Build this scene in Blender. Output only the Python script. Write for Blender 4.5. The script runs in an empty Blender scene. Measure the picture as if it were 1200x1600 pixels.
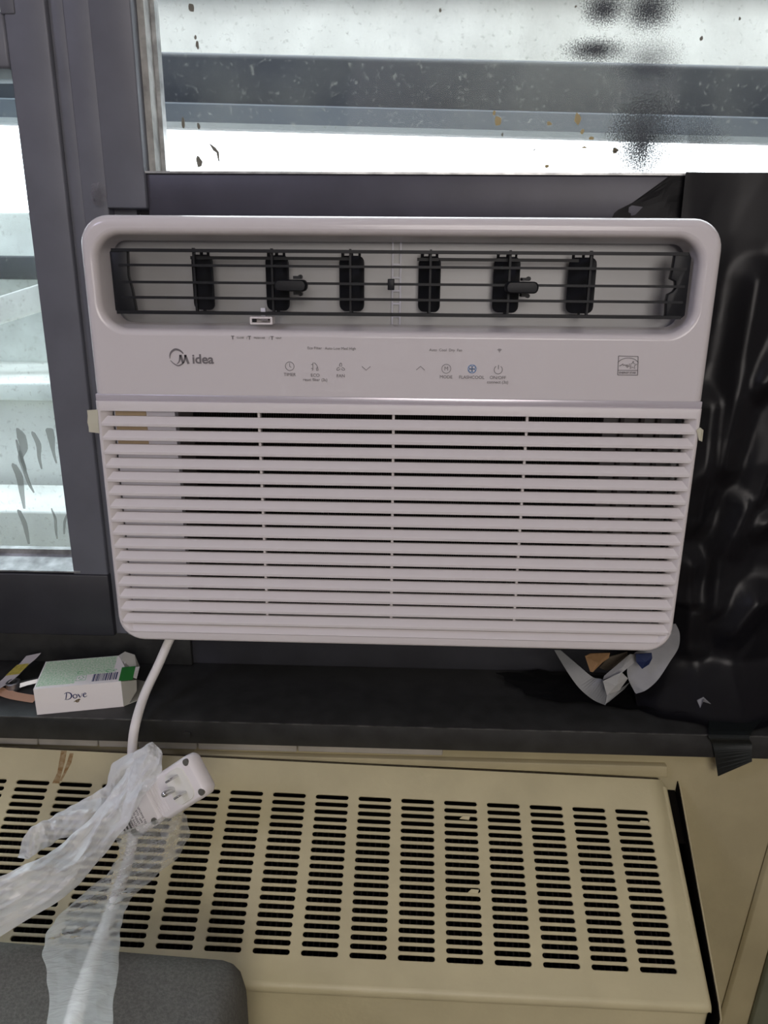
import bpy, bmesh, math, random
from mathutils import Vector, Matrix, noise
random.seed(4)
S = bpy.context.scene
COL = S.collection

# ------------------------------------------------------------------ camera, sky, lights, exposure
CAM = Vector((0.01098, -0.58434, 0.30567))
CR = Matrix(((0.9993712, -0.0177861, 0.0306745), (0.0346176, 0.3021827, -0.9526212), (0.0076741, 0.9530841, 0.3026084)))
cd = bpy.data.cameras.new('camera'); cam = bpy.data.objects.new('camera', cd); COL.objects.link(cam)
cd.sensor_fit = 'VERTICAL'; cd.sensor_height = 24.0; cd.lens = 1190 / 1600 * 24.0; cd.clip_start = 0.01
cam.matrix_world = Matrix.Translation(CAM) @ CR.to_4x4()
S.camera = cam

w = bpy.data.worlds.new('world'); S.world = w; w.use_nodes = True
bg = w.node_tree.nodes['Background']; bg.inputs[0].default_value = (0.93, 0.975, 1.0, 1); bg.inputs[1].default_value = 5.6

def area(name, loc, target, size, power, col):
    l = bpy.data.lights.new(name, 'AREA'); l.shape = 'DISK'; l.size = size; l.energy = power; l.color = col
    o = bpy.data.objects.new(name, l); COL.objects.link(o); o.location = loc
    o.rotation_euler = (Vector(target) - Vector(loc)).to_track_quat('-Z', 'Y').to_euler()
    return o
area('room_fill', (0.35, -2.3, 0.80), (0.0, 0.0, 0.05), 1.2, 18.5, (1.0, 0.925, 0.88))  # unseen fill, added for the light the room bounces back
area('side_window_daylight', (-1.3, -1.3, 1.35), (0.0, 0.0, 0.15), 0.45, 5.5, (0.70, 0.70, 1.0))

S.view_settings.view_transform = 'Standard'; S.view_settings.look = 'None'
S.view_settings.gamma = 1.0; S.view_settings.use_curve_mapping = False
S.view_settings.exposure = 0.0

# ------------------------------------------------------------------ helpers
def P(px, py, Y):                      # photograph pixel -> point of the vertical plane Y
    d = CR @ Vector((px - 600, 800 - py, -1190))
    return CAM + d * ((Y - CAM.y) / d.y)
def PZ(px, py, z):                     # photograph pixel -> point of the level plane z
    d = CR @ Vector((px - 600, 800 - py, -1190))
    return CAM + d * ((z - CAM.z) / d.z)

def mat(name, col, rough=0.5, metal=0.0, spec=0.5, bump=0.0, bscale=200.0, var=0.0, vscale=30.0, col2=None, trans=0.0, coat=0.0, thr=None):
    m = bpy.data.materials.new(name); m.use_nodes = True
    nt = m.node_tree; b = nt.nodes['Principled BSDF']
    b.inputs['Base Color'].default_value = (*col, 1); b.inputs['Roughness'].default_value = rough
    b.inputs['Metallic'].default_value = metal; b.inputs['Specular IOR Level'].default_value = spec
    b.inputs['Coat Weight'].default_value = coat
    tc = nt.nodes.new('ShaderNodeTexCoord')
    if bump:
        n = nt.nodes.new('ShaderNodeTexNoise'); n.inputs['Scale'].default_value = bscale; n.inputs['Detail'].default_value = 4
        nt.links.new(tc.outputs['Object'], n.inputs['Vector'])
        bp = nt.nodes.new('ShaderNodeBump'); bp.inputs['Strength'].default_value = bump; bp.inputs['Distance'].default_value = 0.001
        nt.links.new(n.outputs['Fac'], bp.inputs['Height']); nt.links.new(bp.outputs[0], b.inputs['Normal'])
    if var:
        n = nt.nodes.new('ShaderNodeTexNoise'); n.inputs['Scale'].default_value = vscale; n.inputs['Detail'].default_value = 6
        nt.links.new(tc.outputs['Object'], n.inputs['Vector'])
        r = nt.nodes.new('ShaderNodeValToRGB')
        lo, hi = thr or (0.35, 0.68)
        r.color_ramp.elements[0].position = lo; r.color_ramp.elements[1].position = hi
        c2 = col2 or tuple(c * (1 - var) for c in col)
        r.color_ramp.elements[0].color = (*c2, 1); r.color_ramp.elements[1].color = (*col, 1)
        nt.links.new(n.outputs['Fac'], r.inputs['Fac']); nt.links.new(r.outputs[0], b.inputs['Base Color'])
    return m

def film(name, col, alpha, rough=0.25, bump=0.0, spec=0.5, gain=0.6):     # thin see-through plastic: part clear, part cloudy
    m = bpy.data.materials.new(name); m.use_nodes = True; nt = m.node_tree
    for n in list(nt.nodes): nt.nodes.remove(n)
    out = nt.nodes.new('ShaderNodeOutputMaterial'); mx = nt.nodes.new('ShaderNodeMixShader')
    tr = nt.nodes.new('ShaderNodeBsdfTransparent'); pb = nt.nodes.new('ShaderNodeBsdfPrincipled')
    mx2 = nt.nodes.new('ShaderNodeMixShader'); tl = nt.nodes.new('ShaderNodeBsdfTranslucent'); tl.inputs[0].default_value = (*col, 1)
    pb.inputs['Base Color'].default_value = (*col, 1); pb.inputs['Roughness'].default_value = rough; pb.inputs['Specular IOR Level'].default_value = spec
    mx2.inputs[0].default_value = 0.15; nt.links.new(pb.outputs[0], mx2.inputs[1]); nt.links.new(tl.outputs[0], mx2.inputs[2])
    lw = nt.nodes.new('ShaderNodeLayerWeight'); lw.inputs[0].default_value = 0.5
    mr = nt.nodes.new('ShaderNodeMapRange'); mr.inputs['To Min'].default_value = alpha; mr.inputs['To Max'].default_value = min(1, alpha + gain)
    nt.links.new(lw.outputs['Facing'], mr.inputs['Value']); nt.links.new(mr.outputs[0], mx.inputs[0])
    nt.links.new(tr.outputs[0], mx.inputs[1]); nt.links.new(mx2.outputs[0], mx.inputs[2]); nt.links.new(mx.outputs[0], out.inputs[0])
    if bump:
        tc = nt.nodes.new('ShaderNodeTexCoord'); n = nt.nodes.new('ShaderNodeTexNoise'); n.inputs['Scale'].default_value = 90; n.inputs['Detail'].default_value = 5
        n.inputs['Distortion'].default_value = 1.5
        nt.links.new(tc.outputs['Object'], n.inputs['Vector'])
        bp = nt.nodes.new('ShaderNodeBump'); bp.inputs['Strength'].default_value = bump; bp.inputs['Distance'].default_value = 0.004
        nt.links.new(n.outputs['Fac'], bp.inputs['Height']); nt.links.new(bp.outputs[0], pb.inputs['Normal'])
    return m

class MB:
    def __init__(s): s.v = []; s.f = []
    def add(s, vs, fs):
        k = len(s.v); s.v += [tuple(v) for v in vs]; s.f += [[i + k for i in f] for f in fs]; return s
    def box(s, a, b, M=None):
        (x0, y0, z0), (x1, y1, z1) = a, b
        x0, x1 = sorted((x0, x1)); y0, y1 = sorted((y0, y1)); z0, z1 = sorted((z0, z1))
        vs = [Vector(p) for p in ((x0,y0,z0),(x1,y0,z0),(x1,y1,z0),(x0,y1,z0),(x0,y0,z1),(x1,y0,z1),(x1,y1,z1),(x0,y1,z1))]
        if M is not None: vs = [M @ v for v in vs]
        return s.add(vs, [(0,3,2,1),(4,5,6,7),(0,1,5,4),(1,2,6,5),(2,3,7,6),(3,0,4,7)])
    def loft(s, loops, cap0=False, cap1=False, closed=True):
        n = len(loops[0]); k = len(s.v); fs = []
        for L in loops: s.v += [tuple(p) for p in L]
        for i in range(len(loops) - 1):
            for j in range(n if closed else n - 1):
                a, b = k + i*n + j, k + i*n + (j+1) % n
                fs.append([a, b, b + n, a + n])
        if cap0: fs.append([k + j for j in reversed(range(n))])
        if cap1: fs.append([k + (len(loops)-1)*n + j for j in range(n)])
        s.f += fs; return s
    def tube(s, pts, r, n=10, caps=True):
        pts = [Vector(p) for p in pts]; rs = r if isinstance(r, (list, tuple)) else [r]*len(pts)
        loops = []; up = None
        for i, p in enumerate(pts):
            t = (pts[min(i+1, len(pts)-1)] - pts[max(i-1, 0)]).normalized()
            if up is None: up = t.orthogonal().normalized()
            up = (up - t * up.dot(t)).normalized(); sd = t.cross(up)
            loops.append([p + (up*math.cos(2*math.pi*j/n) + sd*math.sin(2*math.pi*j/n))*rs[i] for j in range(n)])
        return s.loft(loops, caps, caps)
    def prism(s, poly, d, M=None):     # poly in XZ (x,z), extruded along Y from d[0] to d[1]
        a = [Vector((x, d[0], z)) for x, z in poly]; b = [Vector((x, d[1], z)) for x, z in poly]
        if M is not None: a = [M @ v for v in a]; b = [M @ v for v in b]
        return s.loft([a, b], True, True)
    def grid(s, fn, nu, nv):
        k = len(s.v)
        for j in range(nv + 1):
            for i in range(nu + 1): s.v.append(tuple(fn(i/nu, j/nv)))
        for j in range(nv):
            for i in range(nu):
                a = k + j*(nu+1) + i; s.f.append([a, a+1, a+nu+2, a+nu+1])
        return s
    def build(s, name, m, parent=None, smooth=False, bevel=0.0, label=None, kind=None, solid=0.0, segs=2, sub=0):
        me = bpy.data.meshes.new(name); me.from_pydata(s.v, [], s.f); me.update()
        bm = bmesh.new(); bm.from_mesh(me); bmesh.ops.recalc_face_normals(bm, faces=bm.faces); bm.to_mesh(me); bm.free()
        me.materials.append(m)
        o = bpy.data.objects.new(name, me); COL.objects.link(o)
        if parent is not None: o.parent = parent
        if smooth:
            for p in me.polygons: p.use_smooth = True
            me.set_sharp_from_angle(angle=math.radians(38))
        if solid:
            md = o.modifiers.new('solid', 'SOLIDIFY'); md.thickness = solid; md.offset = 0
        if bevel:
            md = o.modifiers.new('bevel', 'BEVEL'); md.width = bevel; md.segments = segs; md.limit_method = 'ANGLE'; md.angle_limit = math.radians(35)
            md.harden_normals = False
            for p in me.polygons: p.use_smooth = True
            me.set_sharp_from_angle(angle=math.radians(60)) if not segs else None
        if sub:
            md = o.modifiers.new('sub', 'SUBSURF'); md.levels = sub; md.render_levels = sub
        if label: o['label'] = label
        if kind: o['kind'] = kind
        return o

def empty(name, loc=(0,0,0), label=None, cat=None, group=None, kind=None, M=None):
    o = bpy.data.objects.new(name, None); COL.objects.link(o); o.empty_display_size = 0.02
    if M is not None: o.matrix_world = M
    else: o.location = loc
    if label: o['label'] = label
    if cat: o['category'] = cat
    if group: o['group'] = group
    if kind: o['kind'] = kind
    return o
def tag(o, label, cat, group=None):
    o['label'] = label; o['category'] = cat
    if group: o['group'] = group
    return o

def rrect(x0, x1, z0, z1, r, n=6):     # r = single radius or (BL, BR, TR, TL); counter-clockwise, in XZ
    if not isinstance(r, (tuple, list)): r = (r,)*4
    pts = []
    for (cx, cz, a0, rr) in ((x0 + r[0], z0 + r[0], 180, r[0]), (x1 - r[1], z0 + r[1], 270, r[1]), (x1 - r[2], z1 - r[2], 0, r[2]), (x0 + r[3], z1 - r[3], 90, r[3])):
        for i in range(n + 1):
            a = math.radians(a0 + 90*i/n); pts.append((cx + rr*math.cos(a), cz + rr*math.sin(a)))
    return pts
def at(loop, y): return [Vector((x, y, z)) for x, z in loop]

_FONT = {}
def text(name, body, size, m, parent, M, align='CENTER', extrude=0.00012, shear=0.0, bold=0.0, space=1.0, xs=1.0):
    c = bpy.data.curves.new(name, 'FONT'); c.body = body; c.size = size; c.extrude = extrude; c.align_x = align; c.align_y = 'CENTER'
    c.shear = shear; c.offset = bold; c.space_character = space; c.resolution_u = 3
    t = bpy.data.objects.new(name + '_tmp', c); COL.objects.link(t)
    bpy.context.view_layer.update()
    me = bpy.data.meshes.new_from_object(t.evaluated_get(bpy.context.evaluated_depsgraph_get()))
    bpy.data.objects.remove(t); bpy.data.curves.remove(c)
    me.name = name; me.materials.clear(); me.materials.append(m)
    me.transform(M @ Matrix.Diagonal((xs, 1, 1, 1)))
    o = bpy.data.objects.new(name, me); COL.objects.link(o)
    if parent is not None: o.parent = parent
    return o
def face_m(x, z, y=-0.0001):           # text frame on the front of the air conditioner
    return Matrix.Translation((x, y, z)) @ Matrix.Rotation(math.pi/2, 4, 'X')

def stroke(mb, pts, wd, y=(-0.0003, 0.0002), M=None):   # flat line of varying width drawn in XZ
    n = len(pts); ws = wd if isinstance(wd, (tuple, list)) else [wd]*n
    L = []; R_ = []
    for i, (x, z) in enumerate(pts):
        a, b = pts[max(i-1, 0)], pts[min(i+1, n-1)]
        t = Vector((b[0]-a[0], b[1]-a[1])); t = t.normalized() if t.length else Vector((1, 0))
        nx, nz = -t.y*ws[i]/2, t.x*ws[i]/2
        L.append((x+nx, z+nz)); R_.append((x-nx, z-nz))
    loops = []
    for (a, b) in zip(L, R_):
        q = [Vector((a[0], y[0], a[1])), Vector((b[0], y[0], b[1])), Vector((b[0], y[1], b[1])), Vector((a[0], y[1], a[1]))]
        if M is not None: q = [M @ v for v in q]
        loops.append(q)
    mb.loft(loops, True, True)
    return mb
def arc(cx, cz, r, a0, a1, n=20, rz=None):
    rz = rz or r
    return [(cx + r*math.cos(math.radians(a0+(a1-a0)*i/n)), cz + rz*math.sin(math.radians(a0+(a1-a0)*i/n))) for i in range(n+1)]
def spline(pts, n=8):                  # Catmull-Rom through points
    pts = [Vector(p) for p in pts]; out = []
    for i in range(len(pts)-1):
        p0, p1, p2, p3 = pts[max(i-1,0)], pts[i], pts[i+1], pts[min(i+2,len(pts)-1)]
        for k in range(n):
            t = k/n
            out.append(0.5*((2*p1) + (p2-p0)*t + (2*p0-5*p1+4*p2-p3)*t*t + (3*p1-p0-3*p2+p3)*t**3))
    out.append(pts[-1]); return out
def ridge(v, sc, seed=0.0, octv=3):    # creased noise, sharp folds
    r = 0; a = 1
    for o in range(octv):
        n = noise.noise(Vector(v)*sc + Vector((seed, seed*1.7, seed*0.3))); r += a*(0.35 - abs(n)); a *= 0.5; sc *= 2.1
    return r

# ------------------------------------------------------------------ materials
m_ac = mat('white plastic', (0.76, 0.72, 0.72), 0.42, bump=0.05, bscale=1500)
m_acg = mat('glossy white plastic', (0.72, 0.68, 0.69), 0.16, spec=0.5)
m_duct = mat('pale duct plastic', (0.86, 0.84, 0.92), 0.4)
m_black = mat('black plastic', (0.010, 0.011, 0.014), 0.45, spec=0.3)
m_grey = mat('grey print', (0.19, 0.175, 0.185), 0.5)
m_blue = mat('blue print', (0.16, 0.30, 0.55), 0.5)
m_trim = mat('satin silver strip', (0.72, 0.68, 0.74), 0.25, metal=0.4)
m_coil = mat('dark coil', (0.012, 0.009, 0.009), 0.8)
m_fin = mat('coil fin', (0.05, 0.04, 0.04), 0.6)
m_copper = mat('pale brown foam', (0.55, 0.42, 0.27), 0.8)
m_clear = mat('clear plastic strip', (0.75, 0.75, 0.82), 0.2)
m_frame = mat('dark metal with window glare', (0.165, 0.171, 0.20), 0.42, spec=0.5, bump=0.06, bscale=300, var=0.15, vscale=25)  # frame colour made paler to take in glare from the panes
m_rail = mat('dark metal without glare', (0.036, 0.037, 0.045), 0.42, spec=0.5, bump=0.06, bscale=300, var=0.25, vscale=25)  # same frame metal, kept dark where the glare fades
m_sill = mat('black sill paint', (0.034, 0.035, 0.034), 0.45, bump=0.12, bscale=180, var=0.4, vscale=60)
m_worn = mat('worn bright metal', (0.55, 0.56, 0.56), 0.35, metal=0.6, var=0.5, vscale=80)
m_gasket = mat('pale glazing gasket', (0.55, 0.55, 0.53), 0.6, var=0.5, vscale=60)
m_wall = mat('beige wall paint', (0.46, 0.40, 0.235), 0.6, bump=0.25, bscale=120, var=0.16, vscale=14)
m_rad = mat('cream radiator enamel', (0.62, 0.555, 0.34), 0.42, bump=0.22, bscale=160, var=0.12, vscale=18)
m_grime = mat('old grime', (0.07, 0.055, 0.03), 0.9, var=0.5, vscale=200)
m_plaster = mat('cracked pale plaster', (0.48, 0.45, 0.39), 0.8, bump=0.3, bscale=90, var=0.2, vscale=30)
m_dark = mat('radiator inside with shade', (0.005, 0.004, 0.003), 0.9, spec=0.1)  # near black, the shade inside the cover is put into the colour
m_dust = mat('dusty fins', (0.016, 0.011, 0.008), 0.9, var=0.7, vscale=250)
m_rust = mat('rust stain', (0.24, 0.125, 0.03), 0.7, var=0.35, vscale=260, col2=(0.40, 0.30, 0.16))
m_sofa = mat('grey woven fabric', (0.19, 0.19, 0.170), 0.95, spec=0.1, bump=0.5, bscale=900, var=0.3, vscale=500)
m_room = mat('room wall paint', (0.55, 0.52, 0.50), 0.8)
m_ceil = mat('white ceiling paint', (0.75, 0.74, 0.74), 0.8)
m_floor = mat('brown floor', (0.16, 0.11, 0.075), 0.5, var=0.3, vscale=6)
m_bin = mat('black plastic sheet', (0.007, 0.007, 0.009), 0.33, spec=0.22)
m_bin2 = mat('dull black film', (0.006, 0.006, 0.007), 0.5, spec=0.2)
m_tape = mat('masking tape', (0.66, 0.64, 0.50), 0.7)
m_btape = mat('black tape', (0.008, 0.011, 0.011), 0.42)
m_conc = mat('pale stained concrete', (0.80, 0.81, 0.77), 0.9, bump=0.4, bscale=60, var=0.16, vscale=14)
m_conc2 = mat('greenish concrete', (0.78, 0.82, 0.79), 0.9, bump=0.4, bscale=60, var=0.2, vscale=20)
m_beam = mat('grey steel beam', (0.040, 0.046, 0.056), 0.5, var=0.25, vscale=8)
m_cord = mat('white cord sleeve', (0.90, 0.87, 0.84), 0.4)
m_plug = mat('white plug plastic', (0.90, 0.86, 0.85), 0.35)
m_plug2 = mat('off-white plug rim', (0.88, 0.87, 0.80), 0.3)
m_steel = mat('steel', (0.62, 0.62, 0.62), 0.22, metal=1.0)
m_screw = mat('dull screw', (0.25, 0.25, 0.22), 0.4, metal=0.8)
m_bag = film('thin translucent bag', (0.96, 0.98, 0.99), 0.66, 0.13, bump=0.15)
m_bag2 = film('thinner translucent bag', (0.84, 0.86, 0.83), 0.20, 0.12, bump=0.15, gain=0.45)
m_flap = film('cloudy grey plastic', (0.26, 0.27, 0.27), 0.55, 0.3)
m_card = mat('box white board', (0.90, 0.86, 0.84), 0.55)
m_cardin = mat('grey board inside', (0.50, 0.49, 0.43), 0.8)
m_green = mat('green print', (0.02, 0.20, 0.03), 0.5)
m_green2 = mat('mid green print', (0.08, 0.42, 0.14), 0.5)
m_navy = mat('navy print', (0.02, 0.03, 0.12), 0.5)
m_gold = mat('bronze print', (0.22, 0.16, 0.08), 0.4, metal=0.4)

def glass_mat(name, dirt, tint=(0.97, 0.99, 1.0)):
    m = bpy.data.materials.new(name); m.use_nodes = True; nt = m.node_tree
    for n in list(nt.nodes): nt.nodes.remove(n)
    out = nt.nodes.new('ShaderNodeOutputMaterial')
    tr = nt.nodes.new('ShaderNodeBsdfTransparent'); tr.inputs[0].default_value = (*tint, 1)
    gl = nt.nodes.new('ShaderNodeBsdfGlossy'); gl.inputs['Roughness'].default_value = 0.03
    fr = nt.nodes.new('ShaderNodeFresnel'); fr.inputs[0].default_value = 1.12
    m1 = nt.nodes.new('ShaderNodeMixShader'); nt.links.new(fr.outputs[0], m1.inputs[0]); nt.links.new(tr.outputs[0], m1.inputs[1]); nt.links.new(gl.outputs[0], m1.inputs[2])
    df = nt.nodes.new('ShaderNodeBsdfTranslucent'); df.inputs[0].default_value = (0.20, 0.20, 0.18, 1)
    tc = nt.nodes.new('ShaderNodeTexCoord')
    n1 = nt.nodes.new('ShaderNodeTexNoise'); n1.inputs['Scale'].default_value = 240; n1.inputs['Detail'].default_value = 3
    n2 = nt.nodes.new('ShaderNodeTexNoise'); n2.inputs['Scale'].default_value = 14; n2.inputs['Detail'].default_value = 5
    nt.links.new(tc.outputs['Object'], n1.inputs['Vector']); nt.links.new(tc.outputs['Object'], n2.inputs['Vector'])
    a = nt.nodes.new('ShaderNodeMapRange'); a.inputs['From Min'].default_value = 0.61; a.inputs['From Max'].default_value = 0.76; a.inputs['To Max'].default_value = 0.75
    b = nt.nodes.new('ShaderNodeMapRange'); b.inputs['From Min'].default_value = 0.40; b.inputs['From Max'].default_value = 0.75; b.inputs['To Max'].default_value = dirt*.6
    nt.links.new(n1.outputs['Fac'], a.inputs['Value']); nt.links.new(n2.outputs['Fac'], b.inputs['Value'])
    ad = nt.nodes.new('ShaderNodeMath'); ad.operation = 'MULTIPLY_ADD'; ad.inputs[2].default_value = 0.06
    s = nt.nodes.new('ShaderNodeMath'); s.operation = 'ADD'; s.use_clamp = True
    sc = nt.nodes.new('ShaderNodeMath'); sc.operation = 'MULTIPLY'; sc.inputs[1].default_value = dirt * 2.2
    nt.links.new(a.outputs[0], sc.inputs[0]); nt.links.new(sc.outputs[0], s.inputs[0]); nt.links.new(b.outputs[0], s.inputs[1])
    m2 = nt.nodes.new('ShaderNodeMixShader'); nt.links.new(s.outputs[0], m2.inputs[0]); nt.links.new(m1.outputs[0], m2.inputs[1]); nt.links.new(df.outputs[0], m2.inputs[2])
    nt.links.new(m2.outputs[0], out.inputs[0]); return m
m_glass = glass_mat('dirty glass', 0.20)
m_glass2 = glass_mat('window glass', 0.16, (0.93, 0.98, 1.0))
m_drip = film('dried drip', (0.34, 0.38, 0.36), 0.45, 0.4, gain=0.2)

# ------------------------------------------------------------------ the room
YW = 0.09                              # face of the window wall
MB().box((-1.9, -3.2, -0.90), (1.9, 0.14, -0.85)).build('floor', m_floor, kind='structure')
MB().box((-1.9, -3.2, 1.65), (1.9, 0.14, 1.70)).build('ceiling', m_ceil, kind='structure')
MB().box((-1.95, -3.2, -0.85), (-1.9, 0.14, 1.65)).build('wall_left', m_room, kind='structure')
MB().box((1.9, -3.2, -0.85), (1.95, 0.14, 1.65)).build('wall_right', m_room, kind='structure')
MB().box((-1.9, -3.25, -0.85), (1.9, -3.2, 1.65)).build('wall_behind', m_room, kind='structure')
# the wall below the sill, and the window wall beyond the frame
wb = empty('wall_back', (0, 0, 0), kind='structure')
MB().box((-1.9, 0.0, -0.85), (1.9, 0.14, -0.0932)).build('lower_wall', m_wall, wb)
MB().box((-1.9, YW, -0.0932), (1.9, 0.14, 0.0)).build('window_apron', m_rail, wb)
MB().box((-1.9, YW + 0.01, 0.0), (-1.2, 0.14, 1.65)).build('pier', m_room, wb)
MB().box((1.2, YW + 0.01, 0.0), (1.9, 0.14, 1.65)).build('pier', m_room, wb)
MB().box((-1.2, YW + 0.01, 1.15), (1.2, 0.14, 1.65)).build('lintel', m_room, wb)
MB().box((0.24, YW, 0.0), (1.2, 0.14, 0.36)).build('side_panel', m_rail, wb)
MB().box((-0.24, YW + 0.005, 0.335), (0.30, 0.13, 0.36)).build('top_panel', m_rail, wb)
# cracked plaster bead showing under the sill on the left
pl = MB()
a = -0.50
for wd in (.11, .072, .055, .036, .054, .09, .13):
    z = -0.0992 + random.uniform(-.0006, .0006)
    MB().box((a, -0.004, z - 0.0062), (a + wd - .0008, 0.004, z + 0.0062)).build('plaster_lump', m_plaster, wb, bevel=0.0015); a += wd
# sill
sl = empty('trim_1', (0, 0, 0), kind='structure')
MB().box((-1.2, -0.0128, -0.0930), (1.2, YW, -0.0702)).build('sill_board', m_sill, sl, bevel=0.0008)
MB().box((-1.2, -0.0136, -0.0708), (1.2, -0.0122, -0.0699)).build('worn_edge', mat('rubbed sill edge', (0.10, 0.10, 0.095), 0.5, var=0.7, vscale=90), sl)
for (px, py) in ((293, 1147),):
    p = P(px, py, -0.0128); MB().tube([p, p + Vector((0, -0.0014, 0))], 0.0032, 10).build('screw_head', m_sill, sl)
MB().box((-1.2, YW - 0.006, -0.0702), (-0.20, YW, -0.034)).build('lower_batten', m_sill, sl, bevel=0.001)

# windows (frame pieces stand in front of YW, glass a little behind)
w1 = empty('window_1', (0, 0, 0), kind='structure')      # wide pane above the air conditioner
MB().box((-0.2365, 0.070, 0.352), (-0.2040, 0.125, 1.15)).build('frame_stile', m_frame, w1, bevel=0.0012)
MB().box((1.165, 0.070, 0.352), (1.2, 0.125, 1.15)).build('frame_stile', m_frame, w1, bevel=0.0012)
MB().box((-0.2040, 0.074, 0.345), (1.165, 0.125, 0.3782)).build('frame_rail', mat('violet grey metal with slight glare', (0.066, 0.064, 0.085), .42, bump=.06, bscale=300, var=.2, vscale=25), w1, bevel=0.0012)  # middle copy of the frame metal, partly lifted for pane glare
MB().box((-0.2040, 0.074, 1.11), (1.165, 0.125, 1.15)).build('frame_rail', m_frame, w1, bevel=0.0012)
MB().box((-0.2200, 0.0725, 0.3783), (1.165, 0.112, 0.3800)).build('glazing_bead', m_worn, w1)
MB().box((-0.2038, 0.084, 0.3802), (-0.1985, 0.112, 1.11)).build('gasket', m_gasket, w1)
MB().box((-0.1985, 0.100, 0.3801), (-0.1950, 0.1105, 1.11)).build('gasket', m_worn, w1)
MB().box((-0.2030, 0.112, 0.3785), (1.165, 0.115, 1.11)).build('glass_pane', m_glass, w1)
w2 = empty('window_2', (0, 0, 0), kind='structure')      # left pane reaching down to the sill
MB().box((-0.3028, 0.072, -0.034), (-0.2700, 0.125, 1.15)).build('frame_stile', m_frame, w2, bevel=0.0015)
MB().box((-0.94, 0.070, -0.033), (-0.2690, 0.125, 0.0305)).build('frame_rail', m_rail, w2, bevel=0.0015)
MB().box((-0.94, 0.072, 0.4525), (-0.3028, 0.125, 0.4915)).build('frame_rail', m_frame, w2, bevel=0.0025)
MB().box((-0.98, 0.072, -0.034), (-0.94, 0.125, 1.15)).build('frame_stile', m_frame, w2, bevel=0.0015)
b = MB(); b.loft([[Vector((x, 0.071, 0.0320)), Vector((x, 0.071, 0.0334)), Vector((x + (0.0 if x < -.5 else -.006), 0.098, 0.0412)), Vector((x + (0.0 if x < -.5 else -.006), 0.100, 0.0300))] for x in (-0.94, -0.2955)], True, True)
b.build('worn_ledge', m_worn, w2)
MB().box((-0.94, 0.096, 0.0400), (-0.3028, 0.104, 0.0455)).build('glazing_bead', m_worn, w2)
MB().box((-0.94, 0.104, 0.0300), (-0.3020, 0.107, 0.4540)).build('glass_pane', m_glass2, w2)
w3 = empty('window_3', (0, 0, 0), kind='structure')      # top-left corner pane
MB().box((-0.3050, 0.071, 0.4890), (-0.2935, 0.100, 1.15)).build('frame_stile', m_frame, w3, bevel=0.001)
MB().box((-0.94, 0.104, 0.4910), (-0.3000, 0.107, 1.15)).build('glass_pane', m_glass2, w3)
# stepped mullion between the panes
t2 = empty('trim_2', (0, 0, 0), kind='structure')
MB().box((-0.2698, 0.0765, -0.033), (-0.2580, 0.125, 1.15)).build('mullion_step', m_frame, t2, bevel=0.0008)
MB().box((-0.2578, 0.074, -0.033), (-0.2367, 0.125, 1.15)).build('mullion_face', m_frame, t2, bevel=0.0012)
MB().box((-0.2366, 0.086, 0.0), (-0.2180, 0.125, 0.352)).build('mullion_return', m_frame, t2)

# dried drips on the left pane
def drip(name, pts, ws, parent):
    Y = 0.1032; n = len(pts)
    pts = [(pts[0][0] - .5, pts[0][1] - 3)] + list(pts); ws = [ws[0]*.5] + list(ws); n = len(pts); q = [P(x, y, Y) for x, y in pts]; sc = (P(101, 700, Y) - P(100, 700, Y)).length
    stroke_pts = [(v.x, v.z) for v in spline(q, 4)]
    wl = []
    for i in range(len(stroke_pts)):
        t = i/(len(stroke_pts)-1)*(n-1); k = min(int(t), n-2); wl.append((ws[k]+(ws[k+1]-ws[k])*(t-k))*sc)
    return stroke(MB(), stroke_pts, wl, (Y, Y + 0.0006)).build(name, m_drip, parent)
for pts, ws in (([(28,672),(33,682),(37,700),(32,715),(38,735),(45,755),(53,770)], [6,14,12,8,6,5,2]), ([(26,690),(31,708),(38,730),(40,738)], [3,6,5,2]),
                ([(52,678),(60,695),(61,715),(65,733)], [6,8,5,2]), ([(77,672),(80,685),(83,705),(88,724)], [12,11,5,2]),
                ([(22,728),(30,745),(34,770),(38,795)], [8,11,8,3]), ([(30,800),(38,818),(42,835),(45,850)], [6,8,6,3]), ([(81,797),(86,810),(87,825),(89,842)], [2,4,4,2]),
                ([(105,803),(101,815),(100,835)], [2,4,2])):
    drip('dried_drip', pts, ws, w2)
# bird lime and specks on the upper pane
def blot(parent, px, py, rx, rz, m, Y=0.1112):
    c = P(px, py, Y); sc = (P(601, 100, Y) - P(600, 100, Y)).length
    poly = []
    for k in range(9):
        a = 2*math.pi*k/9; r = random.uniform(.65, 1.15); poly.append((c.x + rx*sc*r*math.cos(a), c.z + rz*sc*r*math.sin(a)))
    MB().prism(poly, (Y, Y + 0.0006)).build('dirt_spot', m, parent)
m_spot = mat('dirt', (0.20, 0.19, 0.16), 0.9); m_spot2 = mat('ochre dirt', (0.42, 0.34, 0.18), 0.9)
for px, py, rx, rz in ((298,12,5,7),(305,58,2,3),(308,70,3,6),(688,16,2,3),(1156,29,2,2.5),(1096,60,3,3.5),(310,197,3,5),(286,190,3,9),(311,252,5,9),(900,10,2,2),(835,234,1.6,1.6),(785,210,2,3)):
    blot(w1, px, py, rx, rz, m_spot)
for px, py, rx, rz in ((778,190,6,8),(772,177,3,4),(903,185,5,9),(910,205,3,4),(924,216,4,2.5),(858,193,4,3),(962,235,5,5),(913,230,4,1.5),(855,260,4,3)):
    blot(w1, px, py, rx, rz, m_spot2)
stroke(MB(), [(P(x,y,0.111).x, P(x,y,0.111).z) for x, y in ((328,225),(335,233),(340,238),(342,252))], [0.0008,0.003,0.0022,0.001], (0.1108, 0.1116)).build('dirt_spot', m_spot, w1)

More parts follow.
